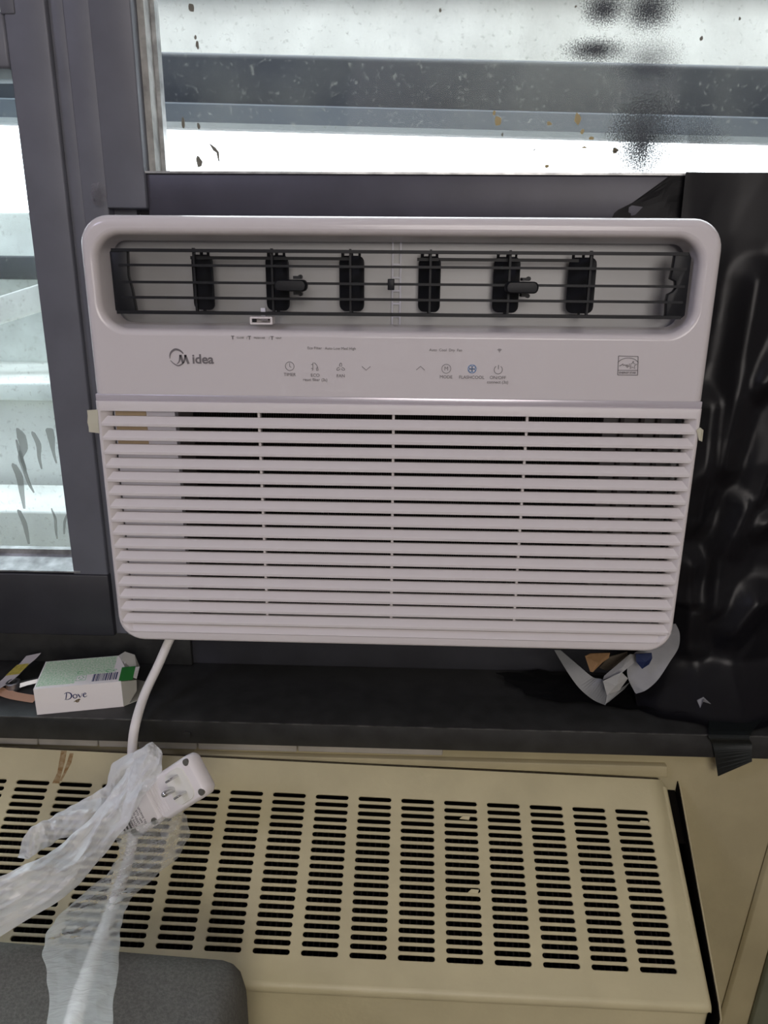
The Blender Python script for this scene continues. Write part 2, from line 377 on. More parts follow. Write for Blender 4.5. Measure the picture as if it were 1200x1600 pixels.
# ------------------------------------------------------------------ outside
bc = empty('balcony', (0, 0.9, -0.2), 'pale concrete balcony with stepped parapet outside the left window', 'balcony')
def bpart(name, a, c, m): 
    o = MB().box(a, c).build(name, m, bc, bevel=0.004); o.location = (0, -0.9, 0.2); return o
bpart('slab', (-2.6, 0.16, -0.30), (2.4, 1.6, -0.22), m_conc)
bpart('parapet', (-2.6, 0.86, -0.22), (2.4, 0.98, 0.40), m_conc2)
bpart('handrail', (-2.6, 0.80, 0.285), (2.4, 0.85, 0.325), m_beam)
bpart('ledge', (-2.6, 0.56, -0.22), (-0.30, 0.86, 0.135), m_conc)
bpart('ledge_lip', (-2.6, 0.535, 0.115), (-0.30, 0.56, 0.142), m_conc2)
bpart('lower_step', (-2.6, 0.40, -0.22), (-0.30, 0.535, -0.015), m_conc)
o = MB().box((-0.45, -0.02, -0.02), (0.45, 0.02, 0.02)).build('brace', m_conc, bc, bevel=0.003)
o.location = (-0.72, -0.22, 0.42); o.rotation_euler = (0, -0.30, 0.15)
oh = MB().box((-2.5, 0.80, 0.585), (2.4, 0.92, 0.72)).build('concrete_fascia', m_conc, bevel=0.004)
tag(oh, 'speckled pale concrete fascia above the grey beam outside', 'fascia')
oh2 = MB().box((-2.5, 0.78, 0.722), (2.4, 0.95, 0.80)).build('metal_coping', mat('grey coping', (0.5, 0.53, 0.53), 0.5), bevel=0.003)
tag(oh2, 'grey coping along the very top of the view outside', 'coping')
bm_ = empty('steel_beam', P(720, 145, 0.6), 'dark grey rounded steel beam crossing outside the upper window', 'beam')
def beam_loop(x):
    k = (x + 0.36)/0.86; zc = 0.5415 - 0.0185*k
    return [Vector((x, 0.565 + yy - .04, zc + zz)) for yy, zz in rrect(.04, .11, -.0435, .0435, .008, 4)]
o = MB().loft([beam_loop(-2.4), beam_loop(2.2)], True, True).build('tube', m_beam, bm_, smooth=True); o.location = -bm_.location
def lipl(x):
    zc = 0.5415 - 0.0185*(x + .36)/.86; return [Vector((x, y, zc + z)) for y, z in ((.590, -.046), (.556, -.044), (.556, -.022), (.562, -.019), (.590, -.018))]
o = MB().loft([lipl(-2.4), lipl(2.2)], True, True).build('lower_lip', mat('lighter steel', (0.13, 0.15, 0.17), 0.45), bm_); o.location = -bm_.location
# grainy soot smudges on the upper pane
def smudge_mat(name, power):
    m = bpy.data.materials.new(name); m.use_nodes = True; nt = m.node_tree
    for n in list(nt.nodes): nt.nodes.remove(n)
    N_ = nt.nodes.new; out = N_('ShaderNodeOutputMaterial'); mx = N_('ShaderNodeMixShader'); tr_ = N_('ShaderNodeBsdfTransparent'); df = N_('ShaderNodeBsdfDiffuse'); df.inputs[0].default_value = (.10, .11, .12, 1)
    tc = N_('ShaderNodeTexCoord'); g = N_('ShaderNodeTexGradient'); g.gradient_type = 'SPHERICAL'
    mp = N_('ShaderNodeMapping'); mp.inputs['Location'].default_value = (-1, -1, -1); mp.inputs['Scale'].default_value = (2, 2, 2)
    nt.links.new(tc.outputs['Generated'], mp.inputs['Vector']); mp.inputs['Location'].default_value = (-1, 0, -1); mp.inputs['Scale'].default_value = (2, 0, 2)
    nt.links.new(mp.outputs[0], g.inputs[0])
    n = N_('ShaderNodeTexNoise'); n.inputs['Scale'].default_value = 900; n.inputs['Detail'].default_value = 2; nt.links.new(tc.outputs['Object'], n.inputs['Vector'])
    a = N_('ShaderNodeMath'); a.operation = 'MULTIPLY_ADD'; a.inputs[1].default_value = 2.6; a.inputs[2].default_value = -1.55; nt.links.new(n.outputs['Fac'], a.inputs[0])
    b_ = N_('ShaderNodeMath'); b_.operation = 'MULTIPLY_ADD'; b_.inputs[1].default_value = 1.5; nt.links.new(g.outputs['Fac'], b_.inputs[0]); nt.links.new(a.outputs[0], b_.inputs[2])
    c = N_('ShaderNodeMath'); c.operation = 'MULTIPLY'; c.use_clamp = True; c.inputs[1].default_value = power; nt.links.new(b_.outputs[0], c.inputs[0])
    nt.links.new(c.outputs[0], mx.inputs[0]); nt.links.new(tr_.outputs[0], mx.inputs[1]); nt.links.new(df.outputs[0], mx.inputs[2]); nt.links.new(mx.outputs[0], out.inputs[0])
    return m
m_smudge = smudge_mat('soot smudge', 0.80); m_smudge2 = smudge_mat('faint soot smudge', 0.35)
for (px, py, rx, rz, m_) in ((1003, 226, 72, 92, m_smudge), (930, 78, 62, 22, m_smudge), (944, 14, 44, 30, m_smudge), (1014, 16, 52, 38, m_smudge), (1012, 92, 66, 40, m_smudge2), (1080, 235, 80, 60, m_smudge2)):
    c0_ = P(px, py, .1108); sc_ = (P(601, 100, .11) - P(600, 100, .11)).length
    o = MB().prism([(rx*sc_*math.cos(math.radians(a)), rz*sc_*math.sin(math.radians(a))) for a in range(0, 360, 15)], (-.0001, .0001)).build('soot_smudge', m_, w1); o.location = c0_

# ------------------------------------------------------------------ radiator cover under the sill
U = Vector((0.99904, 0.01980, -0.03900)).normalized(); V = Vector((0.0039, 0.8484, 0.5294)); V = (V - U*V.dot(U)).normalized(); N = U.cross(V)
G0 = Vector((-0.0058, -0.008, -0.1142))
GM = Matrix((U, V, N)).transposed().to_4x4(); GM.translation = G0
rc = empty('radiator_cover', M=GM, label='cream enamelled radiator cover with slotted sloping top below the window sill', cat='radiator')
# the slotted top: one plate with real slots
UL, UR, VT, VB = -0.52, 0.2522, 0.0, -0.168
pu, pv, sw, sh = 0.03697, 0.00626, 0.0284, 0.0038
g = MB(); T = 0.0018
ncol = 18; k0 = -13
def cell(cu, cv):
    hu, hv = sw/2, sh/2; q = 5
    hole = []
    for side in (1, -1):
        for i in range(q + 1):
            a = math.radians(-90 + 180*i/q) if side == 1 else math.radians(90 + 180*i/q)
            hole.append((cu + side*(hu - hv) + hv*math.cos(a), cv + hv*math.sin(a)))
    W, H = pu/2, pv/2
    rect = [(cu + W, cv - H), (cu + W, cv - H*.6), (cu + W, cv - H*.2), (cu + W, cv + H*.2), (cu + W, cv + H*.6), (cu + W, cv + H),
            (cu - W, cv + H), (cu - W, cv + H*.6), (cu - W, cv + H*.2), (cu - W, cv - H*.2), (cu - W, cv - H*.6), (cu - W, cv - H)]
    e = 0.0004
    mid = [(cu + (x - cu)*1.0 + (e if x > cu else -e), cv + (y - cv)*(1 + e/hv)) for x, y in hole]
    jit = lambda: 0
    L = [[Vector((x, y, 0)) for x, y in rect], [Vector((x, y, 0)) for x, y in mid], [Vector((x, y, -0.0004)) for x, y in hole], [Vector((x, y, -T)) for x, y in hole]]
    g.loft(L)
cols = [0.0531 + pu*(k + k0 + 4) + sw/2 + 0.0 for k in range(ncol)]
cols = [0.0531 + pu*k + sw/2 for k in range(-12, 5)]
rows = [-0.0295 - pv*j for j in range(20)]
for cu in cols:
    for cv in rows: cell(cu, cv)
ga, gb = cols[0] - pu/2, cols[-1] + pu/2; gt, gbm = rows[0] + pv/2, rows[-1] - pv/2
def quad(u0, u1, v0, v1): g.add([(u0, v0, 0), (u1, v0, 0), (u1, v1, 0), (u0, v1, 0)], [(0, 1, 2, 3)])
quad(UL, ga, VB, VT); quad(gb, UR - 0.006, VB, VT); quad(ga, gb, gt, VT); quad(ga, gb, VB, gbm)
# rolled edges: right side and front lip
R = 0.006
def arcprof(n=6): return [math.radians(90*i/n) for i in range(n + 1)]
Ninv = GM.to_3x3().inverted()
down = Ninv @ Vector((0, 0, -1)); down = Vector((0, down.y, down.z)).normalized()      # straight down, in the cover's own frame
side = [[Vector((UR - R + R*math.sin(a), v, -R + R*math.cos(a))) for a in arcprof()] + [Vector((UR, v, -0.012))] for v in (VB, VT - 0.006)]
g.loft([list(s) for s in side], closed=False)
lip = []
for a in [i/8 for i in range(9)]:
    ang = a*(math.pi/2 + 0.56 - 0.02)
    rr = 0.0065; lip.append((VB - rr*math.sin(ang), -rr + rr*math.cos(ang)))
last = lip[-1]; lip.append((last[0] + down.y*0.62, last[1] + down.z*0.62))
g.loft([[Vector((u, v, n)) for v, n in lip] for u in (UL, UR - R)] + [[Vector((UR - R + R*math.sin(a), v + (R*(1 - math.cos(a)) if q_ > 4 else 0), n - (R*(1 - math.cos(a)) if q_ <= 4 else 0))) for q_, (v, n) in enumerate(lip)] for a in arcprof()[1:]], closed=False)
# rounded top right corner closing strip
g.add([(UR - 0.006, VT, 0), (UR - 0.006, VT - 0.006, 0), (UR, VT - 0.006, -R)], [(0, 1, 2)])
top = g.build('slotted_top', m_rad, rc, smooth=True)
bm2 = bmesh.new(); bm2.from_mesh(top.data); bmesh.ops.remove_doubles(bm2, verts=bm2.verts, dist=0.00002)
for f in bm2.faces: pass
bmesh.ops.recalc_face_normals(bm2, faces=bm2.faces); bm2.to_mesh(top.data); bm2.free()
# grimy edge between wall and cover, heater block and fins inside, cheek plate at the right end
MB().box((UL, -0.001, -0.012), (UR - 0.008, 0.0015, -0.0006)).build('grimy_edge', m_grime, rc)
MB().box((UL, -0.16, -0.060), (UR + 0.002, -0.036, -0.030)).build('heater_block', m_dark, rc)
f = MB()
for k in range(150):
    u = UL + k*0.0051; 
    if u < UR - .01: f.box((u, -0.155, -0.032), (u + 0.0012, -0.036 + .004*math.sin(k*2.3), -0.020 + 0.003*math.sin(k*1.7)))
f.build('heater_fins', m_dust, rc, kind='stuff')
ck = MB(); ck.add([], [])
chk = [(0.2630, 0.004), (0.2630, -0.006), (0.2572, -0.168), (0.2560, -0.178)]
def ckl(u, v, t, n0): return [Vector((u, v, n0)), Vector((u + t, v, n0)), Vector((u + t, v + down.y*.4, n0 + down.z*.4)), Vector((u, v + down.y*.4, n0 + down.z*.4))]
ck.loft([ckl(u, v, .0012, -.003) for u, v in chk], True, True)
MB().loft([ckl(u - .0008, v, .0006, -.0038) for u, v in chk], True, True).build('shade_liner', m_dark, rc)  # added dark sheet, painted shade for the gap beside the cover
ck.build('cheek_plate', m_wall, rc)
MB().box((UR - 0.012, -0.165, -0.034), (UR + 0.0045, -0.036, -0.020)).build('recess_shade', m_dark, rc)  # added dark block, painted shade at the bottom of the end gap
MB().box((UL, -.050, -.0135), (UR + .0095, -.0015, -.0120)).build('recess_shade', m_dark, rc)  # added dark plate, painted shade behind the top slots
# flat sheet filling from the cheek to the wall, and the batten along the cover's top edge
w0, w1_ = P(446, 1181, -0.006), P(1044, 1198, -0.006)
bt = MB(); a0, a1 = P(300, 1178, -0.006), P(300, 1181, -0.006); b0, b1 = P(1043, 1198, -0.006), P(1043, 1215, -0.006)
bt.loft([[a0, a1, a1 + Vector((0, .007, 0)), a0 + Vector((0, .007, 0))], [b0, b1, b1 + Vector((0, .007, 0)), b0 + Vector((0, .007, 0))]], True, True)
bt.build('wall_batten', m_wall, wb, bevel=0.0008)
# rust run
for pts, ws in (([(100,1173),(97,1190),(93,1208),(87,1224)], [9,9,7,11]), ([(112,1177),(108,1192),(101,1208),(95,1220)], [6,7,4,3])):
    L = [[], []]
    lp = []
    for (x, y), wd in zip(pts, ws):
        d1 = CR @ Vector((x - wd/2 - 600, 800 - y, -1190)); d2 = CR @ Vector((x + wd/2 - 600, 800 - y, -1190)); row = []
        for d in (d1, d2):
            t = N.dot(G0 - CAM)/N.dot(d); q = GM.inverted() @ (CAM + d*t); row.append(Vector((q.x, q.y, 0.0002)))
        lp.append(row + [row[1] - Vector((0, 0, .0003)), row[0] - Vector((0, 0, .0003))])
    MB().loft(lp, True, True).build('rust_stain', m_rust, rc)
# paint flakes in the slots
for (cu, cv) in ((0.0700, -0.0418), (0.2516 - 0.029, -0.0385), (0.075, -0.0995)):
    MB().loft([[Vector((cu - .004, cv - .001, .0006)), Vector((cu + .004, cv - .0016, .0008)), Vector((cu + .005, cv + .0012, .0016)), Vector((cu - .001, cv + .0016, .0008))], [Vector((cu - .004, cv - .001, 0)), Vector((cu + .004, cv - .0016, 0)), Vector((cu + .005, cv + .0012, .001)), Vector((cu - .001, cv + .0016, 0))]], True, True).build('paint_flake', m_rad, rc)
# upright trim at the far right of the lower wall
t3 = MB(); a, c = P(1205, 1300, -0.001), P(1128, 1570, -0.001)
dirn = (c - a); e0 = a - dirn*0.6; e1 = a + dirn*2.4
t3.loft([[e, e + Vector((.12, 0, 0)), e + Vector((.12, -.004, 0)), e + Vector((.003, -.004, 0))] for e in (e0, e1)], True, True)
e = MB(); a2, c2 = P(1204, 1470, -0.006), P(1165, 1610, -0.006); d2 = c2 - a2
e.loft([[q, q + Vector((.10, 0, 0)), q + Vector((.10, -.004, 0)), q + Vector((.002, -.004, 0))] for q in (a2 - d2*.2, a2 + d2*2.5)], True, True)
tr = empty('trim_3', (0, 0, 0), kind='structure')
t3.build('upright_board', m_wall, tr, bevel=0.001); e.build('green_board', mat('grey green paint', (0.16, 0.17, 0.11), 0.6, var=.2), tr, bevel=0.001)

# ------------------------------------------------------------------ the air conditioner
ac = empty('air_conditioner', (0, 0, 0), 'white window air conditioner with slatted front and black air louvers', 'air conditioner')
XO, ZT, ZS = 0.2353, 0.3430, 0.2120
# upper glossy front with the air outlet
def ring(o, r, y): return at(rrect(-XO + o, XO - o, ZS, ZT - o, (.0006, .0006, max(.022 - o, .002), max(.022 - o, .002)), 8), y)
def hole(o, y, rr=.013): return at(rrect(-0.2225 + o, 0.2195 - o, 0.2620 + o, 0.3290 - o, max(rr - o, .003), 8), y)
lo = [ring(0.001, 0, 0.040), ring(0.0, 0, 0.010)]
for i in range(1, 7):
    a = math.radians(90*i/6); lo.append(ring(0.007*(1 - math.cos(a)), 0, 0.0022 + 0.0078*(1 - math.sin(a))))
lo.append(ring(0.0072, 0, 0.0022)); lo.append(hole(-0.0053, 0.0022, .018)); lo.append(hole(-0.0050, 0.0022, .018))
for i in range(0, 7):
    a = math.radians(90*i/6); lo.append(hole(-0.005 + 0.005*math.sin(a), 0.0022 + 0.007*(1 - math.cos(a)), .018))
lo.append(hole(0.0015, 0.016)); lo.append(hole(0.003, 0.030))
front = MB().loft(lo).build('front_panel', m_acg, ac, smooth=True)
FY = 0.0020                            # plane that carries the print
# air duct behind the outlet
d = MB(); d.loft([hole(0.003, 0.0305), hole(-0.003, 0.034), at(rrect(-0.222, 0.219, 0.262, 00.335, .004, 8), 0.072)], False, True)
d.build('air_duct', m_duct, ac, smooth=True)
for (x, h, a) in ((-0.10, .05, .0), (0.085, .03, .2), (0.15, .05, -.1), (-0.03, .02, .3)):
    MB().box((x, 0.045, 0.2635), (x + 0.0015, 0.071, 0.2635 + h)).build('duct_rib', m_duct, ac)
# clear ladder strip
ld = MB()
for x in (-0.0046, 0.0016): ld.box((x, 0.040, 0.2645), (x + 0.0014, 0.0412, 0.3325))
for k in range(7): ld.box((-0.0046, 0.0402, 0.270 + k*0.0098), (0.0030, 0.0412, 0.2714 + k*0.0098))
ld.build('ladder_strip', m_clear, ac)
# louver frame: two side plates, five thin blades
lv = empty('louver_frame', (0, 0, 0)); lv.parent = ac
zb = [0.3186, 0.3080, 0.2957, 0.2845, 0.2735]
for i, z in enumerate(zb):
    t = 0.0009 if 0 < i < 4 else 0.0012
    MB().box((-0.2095 if 0 < i < 4 else -.2140, 0.010, z - t), (0.2130, 0.0165, z + t)).build('louver_blade', m_black, lv)
sp = [(-0.2155, 0.3170), (-0.2135, 0.3195), (-0.2020, 0.3195), (-0.2030, 0.300), (-0.2010, 0.290), (-0.1990, 0.2725), (-0.2125, 0.2725), (-0.2152, 0.2750)]
MB().prism(sp, (0.0105, 0.0165)).build('side_plate', m_black, lv, bevel=0.0006)
sp = [(0.2155, 0.3160), (0.2135, 0.3196), (0.2035, 0.3196), (0.2030, 0.3080), (0.2020, 0.3010), (0.2060, 0.2995), (0.2070, 0.2945), (0.2050, 0.2920), (0.2015, 0.2900), (0.2010, 0.2850), (0.2020, 0.2725), (0.2130, 0.2725), (0.2158, 0.2750)]
MB().prism(sp, (0.0105, 0.0165)).build('side_plate', m_black, lv, bevel=0.0006)
for x in (-0.153, -0.094, -0.035, 0.0250, 0.0840, 0.1435):
    MB().box((x - 0.0008, 0.013, 0.2725), (x + 0.0008, 0.017, 0.3205)).build('cross_rib', m_black, lv)
MB().box((-0.0068, 0.0085, 0.2915), (-0.0018, 0.013, 0.2995)).build('clip', m_black, lv, bevel=0.0005)
# swinging vanes with their tie rods and two knobs
va = bpy.data.meshes.new('vane')
for i, (x, ang) in enumerate(((-0.1505, -28), (-0.0925, -25), (-0.0350, -22), (0.0247, -40), (0.0835, -26), (0.1405, -24))):
    M = Matrix.Translation((x, 0.0275, 0.2965)) @ Matrix.Rotation(math.radians(ang), 4, 'Z') @ Matrix.Rotation(math.pi/2*0, 4, 'X')
    b = MB(); b.prism(rrect(-0.0105, 0.0105, -0.0215, 0.0195, .005, 4), (-0.0007, 0.0007))
    b.box((-0.001, -0.001, 0.0190), (0.001, 0.001, 0.0235)); b.box((-0.0010, -0.001, -0.0245), (0.0010, 0.001, -0.0210))
    b.box((-0.0085, -0.001, 0.0175), (-0.0065, 0.001, 0.0230)); b.box((0.0060, -0.001, 0.0175), (0.0075, 0.001, 0.0225))
    o = b.build('vane', m_black, ac, bevel=0.0004); o.matrix_world = M
    if i in (1, 4):
        kx = -0.0790 if i == 1 else 0.0925
        k = MB()
        kl = [[Vector((kx + s*(0.0118 - e) + (0.0042 - e)*math.cos(a), y, 0.2942 + (0.0042 - e)*math.sin(a))) for s, a in [(1, math.radians(-90 + 180*j/6)) for j in range(7)] + [(-1, math.radians(90 + 180*j/6)) for j in range(7)]] for e, y in ((0, 0.012), (0, 0.0035), (0.0008, 0.0018), (0.0022, 0.0016))]
        kl = [[Vector((v.x if True else 0, v.y, v.z)) for v in L] for L in kl]
        for L in kl:
            for v in L: v.x = kx + (v.x - kx)*0.76
        k.loft(kl, True, True); k.build('vane_knob', m_black, ac, smooth=True)
        c = MB()
        for sgn in (1, -1): c.box((kx + 0.001, 0.011, 0.2942 + sgn*0.0046), (kx + 0.0065, 0.024, 0.2942 + sgn*0.0068)); c.tube([(kx + 0.006, 0.013, 0.2942 + sgn*0.0062), (kx + 0.006, 0.018, 0.2942 + sgn*0.0062)], 0.0016, 8)
        c.build('knob_fork', m_black, ac)
for x0, x1 in ((-0.1575, -0.0365), (0.0150, 0.1360)):
    MB().box((x0, 0.0210, 0.3125), (x1, 0.0228, 0.3148)).build('tie_rod', m_black, ac)
# fresh air lever
lvM = empty('fresh_air_lever', (0, 0, 0)); lvM.parent = ac
MB().loft([at(rrect(-0.1105, -0.0935, 0.2658, 0.2715, .0006, 2), y) for y in (0.0165, 0.004)] + [at(rrect(-0.1090, -0.0950, 0.2672, 0.2701, .0004, 2), y) for y in (0.004, 0.012)], True, True).build('lever_housing', m_ac, lvM)
MB().box((-0.1088, 0.0045, 0.2675), (-0.1062, 0.008, 0.2698)).build('lever_stop', m_black, lvM)
MB().box((-0.1022, 0.003, 0.2688), (-0.0965, 0.010, 0.2702)).build('lever_slider', m_grey, lvM)
MB().box((-0.1035, 0.012, 0.2710), (-0.1000, 0.016, 0.2775)).build('lever_tab', m_clear, lvM)
# bright strip and lower slatted front
MB().box((-0.2343, 0.0022, 0.2068), (0.2343, 0.030, 0.2120)).build('trim_strip', m_trim, ac, bevel=0.0005)
ZL = 0.2068; HX, HZ0, HZ1 = 0.2312, 0.0086, 0.1990
def lring(o, y): return at(rrect(-0.2347 + o, 0.2347 - o, 0 + o, ZL - (0 if o == 0 else o*.3), (.021 - o, .021 - o, .0006, .0006), 7), y)
def lhole(o, y): return at(rrect(-HX + o, HX - o, HZ0 + o*.3, HZ1 - o*.2, (.0125, .0125, .002, .002), 7), y)
lo = [lring(0.0, 0.042), lring(0.0, 0.0035)]
for i in range(1, 6):
    a = math.radians(90*i/5); lo.append(lring(0.0030*(1 - math.cos(a)), 0.0005 + 0.0030*(1 - math.sin(a))))
lo += [lhole(-0.0003, 0.0005), lhole(0.0004, 0.0010), lhole(0.0062, 0.0085), lhole(0.0062, 0.0100)]
MB().loft(lo).build('grille_frame', m_ac, ac, smooth=True)
pitch = 0.01138; zf = 0.1981; slat_mesh = None
for i in range(17):
    ztop = zf - i*pitch            # top of the opening above this slat
    z0 = ztop - pitch              # underside of this slat
    if i == 16: z0 = ztop - 0.0079
    zc = z0 + 0.002
    hw = HX + 0.0012
    if zc < HZ0 + 0.0125: hw -= 0.0125 - math.sqrt(max(0, 0.0125**2 - (HZ0 + 0.0125 - max(zc, HZ0))**2))
    prof = [(0.0008, 0.0), (0.0005, 0.0004), (0.0005, 0.0023), (0.0011, 0.0031), (0.0050, 0.0075), (0.0070, 0.0075), (0.0070, 0.0)]
    if i == 16: prof = [(y, max(0.0, z - 0.0021)) for y, z in prof[1:]]
    MB().loft([[Vector((x, y, z0 + z)) for y, z in prof] for x in (-hw, hw)], True, True).build('slat', m_ac, ac)
for x in (-0.1073, -0.0012, 0.1030):
    MB().box((x - 0.0010, 0.0066, HZ0), (x + 0.0010, 0.0130, HZ1)).build('grille_rib', m_ac, ac)
# inside: coil with fins, pale side panels
MB().box((-0.176, 0.040, 0.010), (0.168, 0.044, 0.203)).build('coil_backing', m_coil, ac)
f = MB()
for k in range(170): f.box((-0.172 + k*0.00198, 0.034, 0.012), (-0.1716 + k*0.00198, 0.040, 0.202))
f.build('coil_fins', m_fin, ac, kind='stuff')
MB().box((-0.2250, 0.013, 0.010), (-0.1760, 0.044, 0.202)).build('inner_panel', m_duct, ac)
MB().box((-0.2235, 0.0115, 0.165), (-0.1990, 0.013, 0.201)).build('foam_pad', m_copper, ac)
MB().box((-0.1760, 0.022, 0.010), (-0.1640, 0.044, 0.202)).build('coil_bracket', m_fin, ac)
MB().box((0.1680, 0.030, 0.010), (0.2250, 0.044, 0.202)).build('inner_panel', mat('grey inside panel', (0.20, 0.185, 0.19), .6), ac)
for x in (0.1800, 0.1960, 0.2090): MB().box((x, 0.024, 0.012), (x + 0.003, 0.030, 0.200)).build('coil_bracket', m_fin, ac)
MB().box((-0.2300, 0.0425, 0.004), (0.2300, 0.42, 0.334)).build('casing', mat('galvanised casing', (0.45, 0.45, 0.45), .5, metal=.6), ac)

# print on the front
lt = lambda body, x, z, size, **k: text('lettering', body, size, k.pop('m', m_grey), ac, face_m(x, z, FY - 0.0001), **k)
for body, x, z, s in (('TIMER', -.0811, .2287, .0036), ('ECO', -.0616, .2284, .0036), ('reset filter (3s)', -.0616, .2250, .0033), ('FAN', -.0419, .2282, .0036),
                      ('MODE', .0386, .2283, .0036), ('FLASHCOOL', .0581, .2283, .0036), ('ON/OFF', .0780, .2283, .0036), ('connect (3s)', .0780, .2249, .0034),
                      ('Eco Filter', -.0616, .2489, .0030), ('Auto Low Med High', -.0420, .2488, .0030), ('Auto  Cool  Dry  Fan', .0377, .2485, .0030),
                      ('CLOSE', -.1180, .2560, .0020), ('/', -.1129, .2560, .0032), ('FRESH AIR', -.1034, .2560, .0020), ('/', -.0959, .2560, .0032), ('VENT', -.0889, .2560, .0020), ('M', .0386, .2346, .0044)):
    lt(body, x, z, s*.95)
ys = (FY - 0.00025, FY + 0.0003)
ic = MB()
def S_(pts, wd): stroke(ic, pts, wd, ys)
def done(name='icon_print', m=m_grey, **k):
    global ic
    ic.build(name, m, ac, **k); ic = MB()
W = .00038
for x in (-.1238, -.1110, -.0938): S_([(x - .0012, .2572), (x + .0012, .2572)], .0005); S_([(x, .2572), (x, .2547)], .0007); done()
S_(arc(-.0810, .2351, .0033, 0, 360, 28), W); S_([(-.0810, .2374), (-.0810, .2348), (-.0798, .2344)], W); done()
S_([(-.0640, .2321), (-.0632, .2325), (-.0632, .2378), (-.0618, .2378), (-.0603, .2362), (-.0595, .2340), (-.0592, .2322), (-.0604, .2320), (-.0606, .2338), (-.0594, .2346)], W); S_([(-.0645, .2366), (-.0632, .2366)], W); S_([(-.0645, .2336), (-.0632, .2336)], W); done()
for k in range(3):
    a0 = 90 + 120*k; ca, sa = math.cos(math.radians(a0)), math.sin(math.radians(a0)); L = []
    for t in range(0, 9):
        f_ = math.radians(-150 + 300*t/8); lx, ly = .0021 + .0014*math.cos(f_), .0009*math.sin(f_); L.append((-.0419 + lx*ca - ly*sa, .2345 + lx*sa + ly*ca))
    S_(L, W)
done()
S_([(-.0256, .2356), (-.0224, .2328), (-.0192, .2356)], W*1.2); done(); S_([(.0158, .2334), (.0190, .2362), (.0222, .2334)], W*1.2); done()
S_(arc(.0386, .2346, .0034, 0, 360, 28), W); done()
S_(arc(.0780, .2343, .0031, 125, 415, 24), W*1.1); S_([(.0780, .2379), (.0780, .2346)], W*1.1); done()
for r in (.0008, .0015, .0022): S_(arc(.0782, .2476, r, 45, 135, 8), .00035)
S_([(.0780, .2474), (.0784, .2474)], .0005)
ic.build('icon_print', m_grey, ac)
ic = MB()
for k in range(4):
    a = math.radians(45 + 90*k); c = (.0582 + .0017*math.cos(a), .2347 + .0017*math.sin(a)); S_(arc(c[0], c[1], .0013, 0, 360, 12), .00055)
S_(arc(.0582, .2347, .0032, 0, 360, 24), .00035)
ic.build('icon_print', m_blue, ac, label='blue cooling symbol')
# logo: open circle running into the first letter
ic = MB()
def wl_(pts, f):
    L = spline([Vector((x, 0, z)) for x, z in pts], 5); n_ = len(L); S_([(v.x, v.z) for v in L], [f(i/(n_ - 1)) for i in range(n_)])
wl_(((-.1625, .2437), (-.1649, .2459), (-.1684, .2468), (-.1713, .2451), (-.1728, .2427), (-.1731, .2398)), lambda t: .0003 + .0013*math.sin(math.pi*min(1, t*.9 + .1)))
wl_(((-.1728, .2384), (-.1703, .2360), (-.1669, .2345), (-.1630, .2367), (-.1617, .2395), (-.1610, .2427)), lambda t: .0004 + .0012*t)
wl_(((-.1683, .2358), (-.1670, .2366), (-.1658, .2385), (-.1649, .2427)), lambda t: .0002 + .0013*t)
S_([(-.1647, .2427), (-.1632, .2364)], .0017); S_([(-.1611, .2427), (-.1590, .2360)], .0017)
done('logo_print')
text('logo_print', 'idea', .0098, m_grey, ac, face_m(-.1477, .2394, FY - .0001), bold=0.00024, xs=1.04)
# energy label
E = [(.1674, .2457), (.1820, .2454), (.1830, .2315), (.1681, .2315), (.1674, .2457)]
for a, c in zip(E[:-1], E[1:]): S_([a, c], .00045)
S_([(.1680, .2350), (.1827, .2351)], .0004); S_(arc(.1750, .2385, .0082, 20, 160, 14, .0058), .0004)
S_([(.1687, .2382), (.1705, .2391), (.1712, .2398), (.1716, .2386), (.1728, .2392), (.1732, .2384), (.1742, .2394), (.1738, .2376), (.1750, .2392), (.1746, .2370), (.1760, .2386), (.1765, .2377)], .0005)
st = []
for k in range(11):
    a = math.radians(90 + 36*k); r = .0031 if k % 2 == 0 else .0013; st.append((.1787 + r*math.cos(a), .2388 + r*math.sin(a)))
S_(st, .00038)
done('energy_label')
lt('ENERGY STAR', .1752, .2332, .0020, bold=0.00004)

# power cord of the air conditioner
cp = [P(272, 985, .038), P(262, 1006, .030), P(247, 1040, .018), P(226, 1085, -.002), P(212, 1130, -.027), P(207, 1165, -.036), P(207, 1200, -.050), P(208, 1260, -.080), P(206, 1320, -.112),
      P(185, 1390, -.158), P(152, 1480, -.240), P(127, 1550, -.305), P(112, 1612, -.345), P(104, 1680, -.365), P(100, 1760, -.375)]
MB().tube(spline(cp, 6), 0.0041, 14).build('power_cord', m_cord, ac, smooth=True)

# ------------------------------------------------------------------ the plug
a, c = P(184, 1290, -0.100), P(309, 1210, -0.110)
ex = (c - a).normalized(); tocam = (CAM - (a + c)/2).normalized(); ez = (tocam - ex*tocam.dot(ex)).normalized()
ez = (ez + 0.05*Vector((0, 0, 1)) + ex*0.10); ez = (ez - ex*ez.dot(ex)).normalized(); ey = ez.cross(ex)
PM = Matrix((ex, ey, ez)).transposed().to_4x4(); PM.translation = (a + c)/2
PL = (c - a).length; PW = 0.0335
pg = empty('power_plug', M=PM, label='white three-prong plug resting in the clear plastic bag', cat='plug')
def pl_loop(o, z, x0=-PL/2, x1=PL/2, wd=PW): return [Vector((x, y, z)) for x, y in rrect(x0 + o, x1 - o, -wd/2 + o, wd/2 - o, max(.006 - o, .001), 5)]
MB().loft([pl_loop(.001, -.013, -.004), pl_loop(0, -.011, -.004), pl_loop(0, -.0035, -.004), pl_loop(.001, -.0015, -.004), pl_loop(.0022, 0, -.004), pl_loop(.003, .0004, -.004)], True, True).build('plug_head', m_plug, pg, smooth=True)
